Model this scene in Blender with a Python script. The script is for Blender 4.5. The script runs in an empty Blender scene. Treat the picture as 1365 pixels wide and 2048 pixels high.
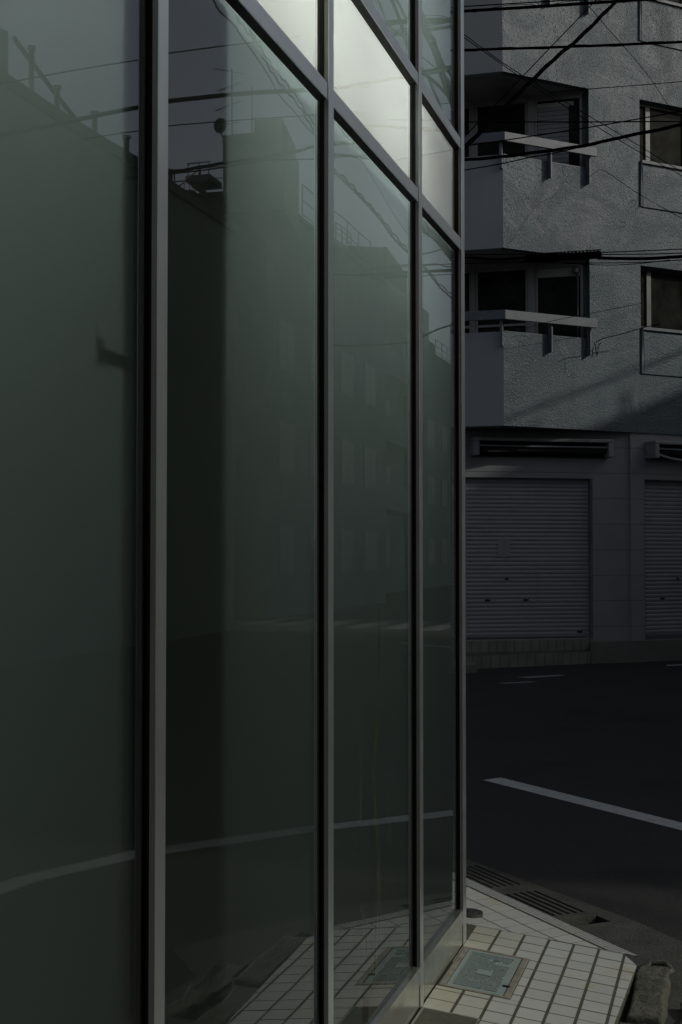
import bpy, bmesh, math, random
from mathutils import Vector, noise
random.seed(7)
sc = bpy.context.scene
COL = sc.collection
R = math.radians

# ------------------------------------------------------------------ camera, sky, sun, exposure
cam_d = bpy.data.cameras.new('camera')
cam = bpy.data.objects.new('camera', cam_d)
COL.objects.link(cam)
cam_d.sensor_fit = 'VERTICAL'; cam_d.sensor_height = 36.0; cam_d.sensor_width = 24.0
cam_d.lens = 2700.0/2048.0*36.0
cam_d.clip_start = 0.05; cam_d.clip_end = 3000.0
cam.location = (0, 0, 1.6)
cam.rotation_euler = (R(90)+math.atan(81/2700.0), 0, R(16.06))
sc.camera = cam

SUN_AZ, SUN_EL = 86.0, 26.9
w = bpy.data.worlds.new('World'); sc.world = w; w.use_nodes = True
nt = w.node_tree; nt.nodes.clear()
wo = nt.nodes.new('ShaderNodeOutputWorld'); bg = nt.nodes.new('ShaderNodeBackground')
sky = nt.nodes.new('ShaderNodeTexSky'); sky.sky_type = 'NISHITA'; sky.sun_disc = False
sky.sun_elevation = R(SUN_EL); sky.sun_rotation = R(SUN_AZ)
sky.air_density = 1.0; sky.dust_density = 3.2; sky.ozone_density = 1.0; sky.altitude = 20
bg.inputs['Strength'].default_value = 0.125
hs = nt.nodes.new('ShaderNodeHueSaturation'); hs.inputs['Saturation'].default_value = .60
nt.links.new(sky.outputs[0], hs.inputs['Color']); nt.links.new(hs.outputs[0], bg.inputs[0]); nt.links.new(bg.outputs[0], wo.inputs[0])

sl = bpy.data.lights.new('sun', 'SUN'); sl.energy = 2.6; sl.angle = R(1.1); sl.color = (1.0, 0.985, 0.89)
so = bpy.data.objects.new('sun', sl); COL.objects.link(so)
sd = Vector((math.sin(R(SUN_AZ))*math.cos(R(SUN_EL)), math.cos(R(SUN_AZ))*math.cos(R(SUN_EL)), math.sin(R(SUN_EL))))
so.rotation_euler = sd.to_track_quat('Z', 'Y').to_euler(); so.location = (20, 2, 30)

sc.view_settings.view_transform = 'Standard'; sc.view_settings.look = 'None'
sc.view_settings.gamma = 1.0; sc.view_settings.exposure = -1.3
sc.render.engine = 'CYCLES'

# ------------------------------------------------------------------ helpers
class MB:
    """collects faces for one mesh"""
    def __init__(s): s.bm = bmesh.new(); s.lay = None
    def face(s, pts, tint=None, smooth=False):
        vs = [s.bm.verts.new(p) for p in pts]
        f = s.bm.faces.new(vs); f.smooth = smooth
        if tint is not None:
            if s.lay is None: s.lay = s.bm.loops.layers.float_color.new('tint')
            for l in f.loops: l[s.lay] = (tint[0], tint[1], tint[2], 1)
        return f
    def prism(s, poly, z0, z1, tint=None):
        n = len(poly)
        a = sum(poly[i][0]*poly[(i+1) % n][1]-poly[(i+1) % n][0]*poly[i][1] for i in range(n))
        if a < 0: poly = poly[::-1]
        zb = z0 if callable(z0) else (lambda x, y: z0)
        zt = z1 if callable(z1) else (lambda x, y: z1)
        b = [(p[0], p[1], zb(*p[:2])) for p in poly]; t = [(p[0], p[1], zt(*p[:2])) for p in poly]
        s.face(b[::-1], tint); s.face(t, tint)
        for i in range(n):
            j = (i+1) % n
            s.face([b[i], b[j], t[j], t[i]], tint)
    def box(s, x0, x1, y0, y1, z0, z1, tint=None):
        s.prism([(x0, y0), (x1, y0), (x1, y1), (x0, y1)], z0, z1, tint)
    def lbox(s, fr, s0, s1, w0, w1, z0, z1):
        s.prism([fr(s0, w0), fr(s1, w0), fr(s1, w1), fr(s0, w1)], z0, z1)
    def tube(s, pts, r, seg=6, closed=False, rad=None):
        pts = [Vector(p) for p in pts]; n = len(pts); rings = []
        for i, p in enumerate(pts):
            a = pts[max(i-1, 0)]; b = pts[min(i+1, n-1)]
            if closed: a = pts[i-1]; b = pts[(i+1) % n]
            d = (b-a).normalized()
            u = d.cross(Vector((0, 0, 1)))
            if u.length < 1e-3: u = Vector((1, 0, 0))
            u.normalize(); v = u.cross(d)
            rr = rad[i] if rad else r
            rings.append([s.bm.verts.new(p+u*(math.cos(t*2*math.pi/seg)*rr)+v*(math.sin(t*2*math.pi/seg)*rr)) for t in range(seg)])
        m = n if closed else n-1
        for i in range(m):
            A, B = rings[i], rings[(i+1) % n]
            for k in range(seg):
                f = s.bm.faces.new([A[k], A[(k+1) % seg], B[(k+1) % seg], B[k]]); f.smooth = True
        if not closed:
            s.bm.faces.new(rings[0]); s.bm.faces.new(rings[-1][::-1])
    def cyl(s, c, r, z0, z1, seg=24, r1=None):
        r1 = r if r1 is None else r1
        b = [(c[0]+math.cos(2*math.pi*k/seg)*r, c[1]+math.sin(2*math.pi*k/seg)*r, z0) for k in range(seg)]
        t = [(c[0]+math.cos(2*math.pi*k/seg)*r1, c[1]+math.sin(2*math.pi*k/seg)*r1, z1) for k in range(seg)]
        s.face(b[::-1]); s.face(t)
        for k in range(seg): s.face([b[k], b[(k+1) % seg], t[(k+1) % seg], t[k]], smooth=True)
    def build(s, name, mat, parent=None, bevel=0.0):
        bmesh.ops.remove_doubles(s.bm, verts=s.bm.verts, dist=1e-5) if bevel else None
        s.bm.normal_update()
        me = bpy.data.meshes.new(name); s.bm.to_mesh(me); s.bm.free()
        o = bpy.data.objects.new(name, me); COL.objects.link(o)
        if mat: me.materials.append(mat)
        if parent: o.parent = parent
        if bevel:
            m = o.modifiers.new('bevel', 'BEVEL'); m.width = bevel; m.segments = 2; m.limit_method = 'ANGLE'
        return o

def tag(o, label=None, cat=None, group=None, kind=None):
    if label: o['label'] = label
    if cat: o['category'] = cat
    if group: o['group'] = group
    if kind: o['kind'] = kind
    return o

def empty(name, label, cat, group=None, loc=(0, 0, 0)):
    o = bpy.data.objects.new(name, None); COL.objects.link(o); o.empty_display_size = .3
    return tag(o, label, cat, group)

def clip(poly, a, b, c):
    """keep a*x+b*y+c >= 0"""
    out = []
    for i in range(len(poly)):
        P, Q = poly[i], poly[(i+1) % len(poly)]
        dp = a*P[0]+b*P[1]+c; dq = a*Q[0]+b*Q[1]+c
        if dp >= 0: out.append(P)
        if (dp >= 0) != (dq >= 0):
            t = dp/(dp-dq); out.append((P[0]+(Q[0]-P[0])*t, P[1]+(Q[1]-P[1])*t))
    return out
def clip_line(poly, P, Q):
    """keep the left side of P->Q"""
    dx, dy = Q[0]-P[0], Q[1]-P[1]
    return clip(poly, -dy, dx, dy*P[0]-dx*P[1])

# ------------------------------------------------------------------ materials
def new_mat(name):
    m = bpy.data.materials.new(name); m.use_nodes = True
    n = m.node_tree; n.nodes.clear()
    o = n.nodes.new('ShaderNodeOutputMaterial')
    return m, n, o
def nd(n, t, **kw):
    x = n.nodes.new(t)
    for k, v in kw.items():
        if k in x.inputs: x.inputs[k].default_value = v
        else: setattr(x, k, v)
    return x
def noise_n(n, scale, detail=4, rough=.6, dist=0, src=None):
    t = nd(n, 'ShaderNodeTexNoise'); t.inputs['Scale'].default_value = scale
    t.inputs['Detail'].default_value = detail; t.inputs['Roughness'].default_value = rough
    t.inputs['Distortion'].default_value = dist
    if src: n.links.new(src, t.inputs['Vector'])
    return t
def ramp(n, src, stops):
    r = nd(n, 'ShaderNodeValToRGB'); e = r.color_ramp.elements
    while len(e) < len(stops): e.new(.5)
    for k, (p, c) in enumerate(stops):
        e[k].position = p; e[k].color = (c, c, c, 1) if isinstance(c, (int, float)) else (*c, 1)
    n.links.new(src, r.inputs[0]); return r
def mixc(n, fac, a, b, mode='MIX'):
    x = nd(n, 'ShaderNodeMixRGB'); x.blend_type = mode
    for k, v in ((0, fac), (1, a), (2, b)):
        if hasattr(v, 'links'): n.links.new(v, x.inputs[k])
        elif isinstance(v, (int, float)): x.inputs[k].default_value = v if k == 0 else (v, v, v, 1)
        else: x.inputs[k].default_value = (*v, 1)
    return x.outputs[0]
def surf(name, c1, c2, scale=3, rough=.6, rvar=.1, bump=.0, bscale=40, bdist=.01, metal=0, spec=.5, dirt=None, dscale=1.2, detail=6):
    m, n, o = new_mat(name)
    tc = nd(n, 'ShaderNodeTexCoord').outputs['Object']
    p = nd(n, 'ShaderNodeBsdfPrincipled')
    a = noise_n(n, scale, detail, .6, src=tc)
    col = mixc(n, ramp(n, a.outputs[0], [(.3, 0), (.7, 1)]).outputs[0], c1, c2)
    if dirt:
        d = noise_n(n, dscale, 7, .7, .6, src=tc)
        col = mixc(n, ramp(n, d.outputs[0], [(.52, 0), (.72, 1)]).outputs[0], col, dirt)
    n.links.new(col, p.inputs['Base Color'])
    rr = nd(n, 'ShaderNodeMapRange'); rr.inputs['To Min'].default_value = max(rough-rvar, 0); rr.inputs['To Max'].default_value = min(rough+rvar, 1)
    b2 = noise_n(n, scale*3.1, 4, .6, src=tc); n.links.new(b2.outputs[0], rr.inputs['Value']); n.links.new(rr.outputs[0], p.inputs['Roughness'])
    p.inputs['Metallic'].default_value = metal; p.inputs['Specular IOR Level'].default_value = spec
    if bump:
        b = nd(n, 'ShaderNodeBump'); b.inputs['Strength'].default_value = bump; b.inputs['Distance'].default_value = bdist
        bn = noise_n(n, bscale, 6, .6, src=tc)
        n.links.new(bn.outputs[0], b.inputs['Height']); n.links.new(b.outputs[0], p.inputs['Normal'])
    n.links.new(p.outputs[0], o.inputs[0]); return m

M = {}
M['asphalt'] = surf('asphalt', (.026, .0255, .0245), (.046, .045, .0435), 90, .85, .1, .9, 160, .006, spec=.25, dirt=(.020, .020, .021), dscale=.9)
M['concrete'] = surf('gutter_concrete', (.050, .052, .045), (.088, .088, .074), 7, .9, .08, .9, 70, .01, spec=.3, dirt=(.055, .06, .045), dscale=5)
M['old_concrete'] = surf('mossy_concrete', (.075, .08, .062), (.15, .145, .12), 16, .95, .05, 1, 55, .015, spec=.2, dirt=(.035, .045, .028), dscale=9)
M['grout'] = surf('grout', (.050, .052, .036), (.085, .083, .060), 20, .95, .05, .5, 120, .004)
M['paint'] = surf('road_paint', (.42, .45, .45), (.50, .53, .52), 8, .7, .1, .3, 120, .003, dirt=(.33, .33, .34), dscale=14)
M['cable'] = surf('cable_rubber', (.0015, .0015, .0018), (.003, .003, .0033), 10, .95, .03, spec=.0)
M['black'] = surf('black_gasket', (.006, .006, .005), (.010, .010, .009), 10, .75, .1, spec=.2)
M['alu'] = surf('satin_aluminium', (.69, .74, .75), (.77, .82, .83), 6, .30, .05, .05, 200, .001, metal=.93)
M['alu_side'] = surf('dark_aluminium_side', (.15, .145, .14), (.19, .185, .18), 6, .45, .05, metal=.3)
M['alu_base'] = surf('worn_aluminium', (.50, .52, .47), (.62, .63, .58), 5, .22, .1, .08, 30, .002, metal=.85, dirt=(.33, .33, .28), dscale=6)
M['dark_alu'] = surf('bronze_frame', (.10, .10, .095), (.14, .14, .13), 6, .5, .1, metal=.3)
M['shade_wall'] = surf('interior_wall', (.3, .31, .3), (.36, .36, .35), 2, .9, .05)
M['column'] = surf('interior_column', (.06, .06, .06), (.08, .08, .08), 2, .8, .05)
M['win'] = surf('dark_window_glass', (.005, .006, .006), (.040, .043, .034), 2.2, .05, .03, spec=.03)
M['winframe'] = surf('grey_window_frame', (.26, .265, .26), (.31, .315, .31), 3, .5, .1, metal=.2)
M['blind'] = surf('pale_blind', (.40, .41, .39), (.45, .46, .44), 2, .8, .05)
M['rail'] = surf('painted_rail', (.115, .13, .15), (.15, .165, .185), 4, .55, .08, .1, 60, .002, dirt=(.2, .21, .23), dscale=5)
M['smooth_wall'] = surf('smooth_render', (.36, .385, .40), (.41, .435, .445), 1.2, .85, .05, .15, 30, .004)
M['soffit'] = surf('soffit_board', (.33, .34, .31), (.38, .385, .35), 1.5, .9, .05, .1, 20, .004, dirt=(.13, .135, .12), dscale=.7)
M['bwall'] = surf('far_render', (.15, .175, .16), (.20, .225, .205), .6, .9, .05, dirt=(.16, .18, .165), dscale=.5)
M['bwall2'] = surf('far_pale_render', (.13, .155, .14), (.175, .20, .18), .6, .9, .05, dirt=(.24, .26, .24), dscale=.5)
M['bdark'] = surf('far_dark_trim', (.05, .06, .055), (.08, .09, .085), 2, .8, .05)
M['steel'] = surf('weathered_steel', (.10, .11, .105), (.15, .155, .15), 8, .6, .1, metal=.4)
M['leaf'] = surf('pale_reed_leaf', (.075, .09, .04), (.115, .125, .07), 12, .6, .1)
M['pot'] = surf('dark_pot', (.05, .045, .04), (.07, .065, .06), 6, .7, .1)
M['cover_dark'] = surf('dark_iron_cover', (.018, .017, .018), (.035, .033, .035), 30, .7, .1, 1, 90, .006)
M['iron'] = surf('drain_iron', (.035, .036, .034), (.07, .07, .065), 25, .6, .1, .5, 90, .004, metal=.3)
M['roller'] = surf('awning_fabric', (.02, .02, .022), (.03, .03, .032), 10, .9, .05)
M['awning'] = surf('awning_casing', (.24, .25, .25), (.30, .31, .31), 3, .6, .1, dirt=(.17, .18, .17), dscale=4)
M['step'] = surf('tiled_step', (.13, .13, .115), (.18, .175, .155), 5, .75, .1, .2, 40, .004, dirt=(.15, .15, .12), dscale=2)
M['worn'] = surf('worn_paint', (.09, .09, .09), (.24, .24, .24), 3, .8, .1, dirt=(.06, .06, .06), dscale=2)
M['farframe'] = surf('far_window_frame', (.13, .15, .14), (.17, .19, .18), 3, .6, .1)
M['farpane'] = surf('far_window_glass', (.125, .145, .13), (.165, .19, .172), 1, .3, .05)
M['paint_worn_shaded'] = surf('worn_shaded_road_paint', (.20, .21, .21), (.30, .31, .31), 9, .8, .1, .3, 120, .003, dirt=(.07, .07, .07), dscale=18)  # worn road marks; also the mirrored line stretch, darkened in place of shade
M['pale_mortar'] = surf('pale_mortar', (.17, .165, .13), (.26, .25, .20), 30, .9, .05, .6, 90, .004, dirt=(.08, .08, .06), dscale=14)
M['right_frame'] = surf('aluminium_window_frame', (.10, .105, .105), (.13, .135, .135), 3, .5, .1, metal=.2)
M['litter'] = surf('grey_plate', (.22, .22, .25), (.28, .28, .31), 20, .5, .1, .3, 80, .002)

def tile_mat():
    m, n, o = new_mat('white_glazed_tile')
    tc = nd(n, 'ShaderNodeTexCoord').outputs['Object']
    at = nd(n, 'ShaderNodeAttribute'); at.attribute_name = 'tint'
    a = noise_n(n, 30, 5, .6, src=tc)
    base = mixc(n, 1.0, at.outputs['Color'], ramp(n, a.outputs[0], [(.25, .90), (.75, 1.0)]).outputs[0], 'MULTIPLY')
    d = noise_n(n, 5.5, 5, .65, .8, src=tc)
    col = mixc(n, ramp(n, d.outputs[0], [(.56, 0), (.74, .55)]).outputs[0], base, (.40, .35, .16))
    e = noise_n(n, 55, 3, .6, src=tc)
    col = mixc(n, ramp(n, e.outputs[0], [(.72, 0), (.76, .6)]).outputs[0], col, (.12, .11, .08))
    p = nd(n, 'ShaderNodeBsdfPrincipled'); n.links.new(col, p.inputs['Base Color'])
    rr = ramp(n, d.outputs[0], [(.3, .30), (.8, .55)]); n.links.new(rr.outputs[0], p.inputs['Roughness'])
    b = nd(n, 'ShaderNodeBump'); b.inputs['Strength'].default_value = .12; b.inputs['Distance'].default_value = .003
    bn = noise_n(n, 35, 4, .5, src=tc); n.links.new(bn.outputs[0], b.inputs['Height']); n.links.new(b.outputs[0], p.inputs['Normal'])
    n.links.new(p.outputs[0], o.inputs[0]); return m
M['tile'] = tile_mat()

def stucco_mat():
    """troweled roughcast with raised swirls, glints painted as pale flecks"""
    m, n, o = new_mat('roughcast_stucco')
    tc = nd(n, 'ShaderNodeTexCoord').outputs['Object']
    big = noise_n(n, .9, 5, .6, .5, src=tc)
    col = mixc(n, ramp(n, big.outputs[0], [(.3, 0), (.7, 1)]).outputs[0], (.088, .118, .138), (.112, .144, .162))
    mp = nd(n, 'ShaderNodeMapping'); mp.inputs['Scale'].default_value = (1.5, 1.5, .35); n.links.new(tc, mp.inputs[0])
    st = noise_n(n, 1.6, 5, .65, src=mp.outputs[0])
    col = mixc(n, ramp(n, st.outputs[0], [(.46, 0), (.72, .65)]).outputs[0], col, (.095, .108, .116))
    fk = nd(n, 'ShaderNodeTexVoronoi'); fk.inputs['Scale'].default_value = 52; n.links.new(tc, fk.inputs['Vector'])
    s3 = nd(n, 'ShaderNodeSeparateXYZ'); n.links.new(fk.outputs['Color'], s3.inputs[0])
    k1 = ramp(n, s3.outputs[0], [(.80, 0), (.98, 1)]); k2 = ramp(n, fk.outputs['Distance'], [(.16, 1), (.26, 0)])
    km = nd(n, 'ShaderNodeMath', operation='MULTIPLY'); n.links.new(k1.outputs[0], km.inputs[0]); n.links.new(k2.outputs[0], km.inputs[1])
    col = mixc(n, km.outputs[0], col, (.70, .72, .72))  # pale flecks in the base colour imitate sun glints on the grain
    p = nd(n, 'ShaderNodeBsdfPrincipled'); n.links.new(col, p.inputs['Base Color'])
    fl = nd(n, 'ShaderNodeTexVoronoi'); fl.inputs['Scale'].default_value = 26; n.links.new(tc, fl.inputs['Vector'])
    grain = noise_n(n, 42, 3, .7, src=tc)
    swirl = noise_n(n, 2.2, 2, .5, 1.6, src=tc)
    rid = nd(n, 'ShaderNodeMath', operation='SUBTRACT'); n.links.new(swirl.outputs[0], rid.inputs[0]); rid.inputs[1].default_value = .5
    ab = nd(n, 'ShaderNodeMath', operation='ABSOLUTE'); n.links.new(rid.outputs[0], ab.inputs[0])
    rg = ramp(n, ab.outputs[0], [(0.0, 1), (.012, 0)])
    pm = noise_n(n, 1.1, 4, .6, 1.2, src=tc)          # patches where the roughcast is smoother
    pr = ramp(n, pm.outputs[0], [(.40, .35), (.60, 1)])
    g2 = nd(n, 'ShaderNodeMath', operation='MULTIPLY'); n.links.new(grain.outputs[0], g2.inputs[0]); n.links.new(pr.outputs[0], g2.inputs[1])
    pebble = ramp(n, fl.outputs['Distance'], [(.0, 1), (.42, 0)])
    g3 = nd(n, 'ShaderNodeMath', operation='MULTIPLY_ADD'); n.links.new(pebble.outputs[0], g3.inputs[0]); g3.inputs[1].default_value = .35; n.links.new(g2.outputs[0], g3.inputs[2])
    pm2 = noise_n(n, 1.7, 3, .5, src=tc)
    pmr = ramp(n, pm2.outputs[0], [(.56, 0), (.66, 1)])
    rs = nd(n, 'ShaderNodeMath', operation='MULTIPLY'); n.links.new(rg.outputs[0], rs.inputs[0]); n.links.new(pmr.outputs[0], rs.inputs[1])
    h = nd(n, 'ShaderNodeMath', operation='MULTIPLY_ADD'); n.links.new(rs.outputs[0], h.inputs[0]); h.inputs[1].default_value = .45; n.links.new(g3.outputs[0], h.inputs[2])
    b = nd(n, 'ShaderNodeBump'); b.inputs['Strength'].default_value = 1.0; b.inputs['Distance'].default_value = .017
    n.links.new(h.outputs[0], b.inputs['Height']); n.links.new(b.outputs[0], p.inputs['Normal'])
    p.inputs['Roughness'].default_value = .48; p.inputs['Specular IOR Level'].default_value = .34
    n.links.new(p.outputs[0], o.inputs[0]); return m
M['stucco'] = stucco_mat()

def block_mat():
    m, n, o = new_mat('jointed_wall_panel')
    tc = nd(n, 'ShaderNodeTexCoord').outputs['Object']
    sp = nd(n, 'ShaderNodeSeparateXYZ'); n.links.new(tc, sp.inputs[0])
    mm = nd(n, 'ShaderNodeMath', operation='MODULO'); n.links.new(sp.outputs['Z'], mm.inputs[0]); mm.inputs[1].default_value = .41
    r_ = ramp(n, mm.outputs[0], [(.0, 0), (.012, 1)])
    a = noise_n(n, 1.5, 6, .6, src=tc)
    c = mixc(n, ramp(n, a.outputs[0], [(.3, 0), (.7, 1)]).outputs[0], (.235, .24, .25), (.28, .285, .295))
    c = mixc(n, r_.outputs[0], (.12, .12, .125), c)
    p = nd(n, 'ShaderNodeBsdfPrincipled'); n.links.new(c, p.inputs['Base Color']); p.inputs['Roughness'].default_value = .7
    b = nd(n, 'ShaderNodeBump'); b.inputs['Distance'].default_value = .006; b.inputs['Strength'].default_value = .6
    ad = nd(n, 'ShaderNodeMath', operation='ADD'); bn = noise_n(n, 45, 4, .6, src=tc)
    n.links.new(bn.outputs[0], ad.inputs[0]); n.links.new(r_.outputs[0], ad.inputs[1]); n.links.new(ad.outputs[0], b.inputs['Height']); n.links.new(b.outputs[0], p.inputs['Normal'])
    n.links.new(p.outputs[0], o.inputs[0]); return m
M['block'] = block_mat()
M['shutter'] = surf('painted_shutter', (.25, .255, .27), (.29, .295, .31), 1.5, .48, .08, .1, 50, .002, dirt=(.21, .215, .225), dscale=1.5)

def step_tile_mat():
    m, n, o = new_mat('step_tile')
    tc = nd(n, 'ShaderNodeTexCoord').outputs['Object']
    br = nd(n, 'ShaderNodeTexBrick'); br.offset = 0
    mp = nd(n, 'ShaderNodeMapping'); mp.inputs['Rotation'].default_value = (R(90), 0, 0); mp.inputs['Location'].default_value = (0, .05, 0)
    n.links.new(tc, mp.inputs[0]); n.links.new(mp.outputs[0], br.inputs['Vector'])
    br.inputs['Scale'].default_value = 1; br.inputs['Brick Width'].default_value = .12; br.inputs['Row Height'].default_value = .2
    br.inputs['Mortar Size'].default_value = .005
    br.inputs['Color1'].default_value = (.26, .26, .225, 1); br.inputs['Color2'].default_value = (.235, .235, .205, 1); br.inputs['Mortar'].default_value = (.10, .10, .08, 1)
    a = noise_n(n, 3, 5, .6, src=tc)
    c = mixc(n, 1.0, br.outputs[0], ramp(n, a.outputs[0], [(.3, .6), (.7, 1)]).outputs[0], 'MULTIPLY')
    p = nd(n, 'ShaderNodeBsdfPrincipled'); n.links.new(c, p.inputs['Base Color']); p.inputs['Roughness'].default_value = .7
    n.links.new(p.outputs[0], o.inputs[0]); return m
M['step_tile'] = step_tile_mat()

def glass_mat(name, tint, ior=1.52, wav=.0012):
    m, n, o = new_mat(name)
    tr = nd(n, 'ShaderNodeBsdfTransparent'); tr.inputs[0].default_value = (*tint, 1)
    gl = nd(n, 'ShaderNodeBsdfGlossy'); gl.inputs['Roughness'].default_value = .0; gl.inputs[0].default_value = (1, 1, 1, 1)
    fr = nd(n, 'ShaderNodeFresnel'); fr.inputs['IOR'].default_value = ior
    tc = nd(n, 'ShaderNodeTexCoord').outputs['Object']
    b = nd(n, 'ShaderNodeBump'); b.inputs['Strength'].default_value = .5; b.inputs['Distance'].default_value = wav
    bn = noise_n(n, 1.6, 1, .4, src=tc); n.links.new(bn.outputs[0], b.inputs['Height']); n.links.new(b.outputs[0], gl.inputs['Normal'])
    mx = nd(n, 'ShaderNodeMixShader'); n.links.new(fr.outputs[0], mx.inputs[0]); n.links.new(tr.outputs[0], mx.inputs[1]); n.links.new(gl.outputs[0], mx.inputs[2])
    n.links.new(mx.outputs[0], o.inputs[0]); return m
M['glass'] = glass_mat('tinted_facade_glass', (.70, .76, .74), 2.0)
M['glass_light'] = glass_mat('clear_fascia_glass', (.97, .98, .97))

def film_mat(name, dif, trn, f=.5):
    m, n, o = new_mat(name)
    tc = nd(n, 'ShaderNodeTexCoord').outputs['Object']
    a = noise_n(n, .8, 3, .5, src=tc)
    c = mixc(n, ramp(n, a.outputs[0], [(.3, .92), (.7, 1.0)]).outputs[0], (0, 0, 0), trn)
    d = nd(n, 'ShaderNodeBsdfDiffuse'); d.inputs[0].default_value = (*dif, 1)
    t = nd(n, 'ShaderNodeBsdfTranslucent'); n.links.new(c, t.inputs[0])
    mx = nd(n, 'ShaderNodeMixShader'); mx.inputs[0].default_value = f
    n.links.new(d.outputs[0], mx.inputs[1]); n.links.new(t.outputs[0], mx.inputs[2]); n.links.new(mx.outputs[0], o.inputs[0]); return m
M['film'] = film_mat('frosted_screen', (.030, .034, .031), (.70, .78, .74))
M['milk'] = film_mat('milky_panel', (.5, .5, .48), (.92, .93, .88), .6)
def emit_mat(name, col, s):
    m, n, o = new_mat(name)
    e = nd(n, 'ShaderNodeEmission'); e.inputs[0].default_value = (*col, 1); e.inputs[1].default_value = s
    n.links.new(e.outputs[0], o.inputs[0]); return m
M['tubelight'] = emit_mat('fluorescent_tube', (.95, 1.0, .97), 50)

def meter_mat():
    m, n, o = new_mat('blue_painted_iron')
    tc = nd(n, 'ShaderNodeTexCoord').outputs['Object']
    a = noise_n(n, 70, 6, .7, .4, src=tc)
    c = mixc(n, ramp(n, a.outputs[0], [(.40, 0), (.62, 1)]).outputs[0], (.22, .30, .31), (.26, .28, .23))
    e = noise_n(n, 70, 4, .6, src=tc)
    c = mixc(n, ramp(n, e.outputs[0], [(.6, 0), (.7, .8)]).outputs[0], c, (.08, .10, .10))
    p = nd(n, 'ShaderNodeBsdfPrincipled'); n.links.new(c, p.inputs['Base Color']); p.inputs['Roughness'].default_value = .6
    n.links.new(p.outputs[0], o.inputs[0]); return m
M['meter'] = meter_mat()

# ------------------------------------------------------------------ ground, road, gutter channel
g = Vector((.64, -.768)); q = Vector((.768, .64)); G0 = Vector((-.721, 6.553))
def ch(u, v): return (G0.x+g.x*u+q.x*v, G0.y+g.y*u+q.y*v)
RZ = -.15
mb = MB()
S_ = 1500
mb.face([(-S_, -S_, -.42), (S_, -S_, -.42), (S_, S_, -.42), (-S_, S_, -.42)])
tag(mb.build('ground', M['asphalt']), 'dark ground lying under the street and reaching the horizon', 'ground', kind='structure')

U0, U1, V = -9.0, .11, .122      # the open channel of the gutter
def sheet_with_hole(z):
    m = MB(); B = 160
    for (a, b, c, d) in ((-B, U0, -B, B), (U1, B, -B, B), (U0, U1, V, B), (U0, U1, -B, -V)):
        m.face([(*ch(a, c), z), (*ch(b, c), z), (*ch(b, d), z), (*ch(a, d), z)])
    return m
m = sheet_with_hole(RZ)
tag(m.build('road', M['asphalt']), 'dark grey asphalt road of the street crossing', 'road', kind='structure')
m = MB()                          # channel walls and bed
a, b, c, d = ch(U0, -V), ch(U1, -V), ch(U1, V), ch(U0, V)
for P, Q in ((a, b), (b, c), (c, d), (d, a)): m.face([(*Q, RZ-.001), (*P, RZ-.001), (*P, -.40), (*Q, -.40)])
m.face([(*a, -.40), (*b, -.40), (*c, -.40), (*d, -.40)])
tag(m.build('gutter_channel', M['cover_dark']), 'dark open channel under the slotted gutter covers', 'gutter', kind='structure')

# concrete strips along the channel and the apron in front of the corner
m = MB()
def strip(poly, z=RZ+.004, th=.03): m.prism(poly, z-th, z)
strip([ch(-9, V+.002), ch(U1, V+.002), ch(U1+.0, V+.11), ch(-1.2, V+.02), ch(-9, V+.02)])
near = [(-2.8, 8.05), (-1.22, 6.43)]
strip([ch(U1, -V-.6), ch(U1+1.6, -V-1.2), ch(U1+1.25, .12), ch(U1+.45, V+.10), ch(U1, V+.11)])
strip([ch(-9, -V-.35), ch(U1, -V-.35), ch(U1, -V-.002), ch(-9, -V-.002)])
strip([(-.50, -3), (.10, -3), (.10, 4.2), (-.02, 5.3), ch(U1+1.25, -.0)[:2], (-.50, 5.9)], RZ+.008)
tag(m.build('gutter_apron', M['concrete']), 'rough weathered concrete apron between the white tiles and the asphalt', 'concrete apron', kind='structure')

def slot_cover(u0, u1, label):
    u0 += .03; u1 += .03
    """precast cover with long slots, real openings"""
    m = MB(); z0, z1 = RZ-.05, RZ+.014
    W = V-.006; ns = 5; end = .055
    m.prism([ch(u0, -W), ch(u0+end, -W), ch(u0+end, W), ch(u0, W)], z0, z1)
    m.prism([ch(u1-end, -W), ch(u1, -W), ch(u1, W), ch(u1-end, W)], z0, z1)
    n = ns+1; bar = (2*W-ns*.016)/n; v = -W
    for k in range(n):
        m.prism([ch(u0+end, v), ch(u1-end, v), ch(u1-end, v+bar), ch(u0+end, v+bar)], z0, z1-.001)
        v += bar+.016
    return tag(m.build('gutter_cover', M['concrete'], bevel=.003), label, 'gutter cover', 'slotted gutter covers in a row')
slot_cover(-.60, -.03, 'slotted concrete gutter cover at the end of its row beside the open black gap')
slot_cover(-1.21, -.615, 'slotted concrete gutter cover touching the glass corner, behind the last cover of the row')
slot_cover(-1.82, -1.225, 'slotted gutter cover mostly hidden behind the glass building corner')

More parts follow.
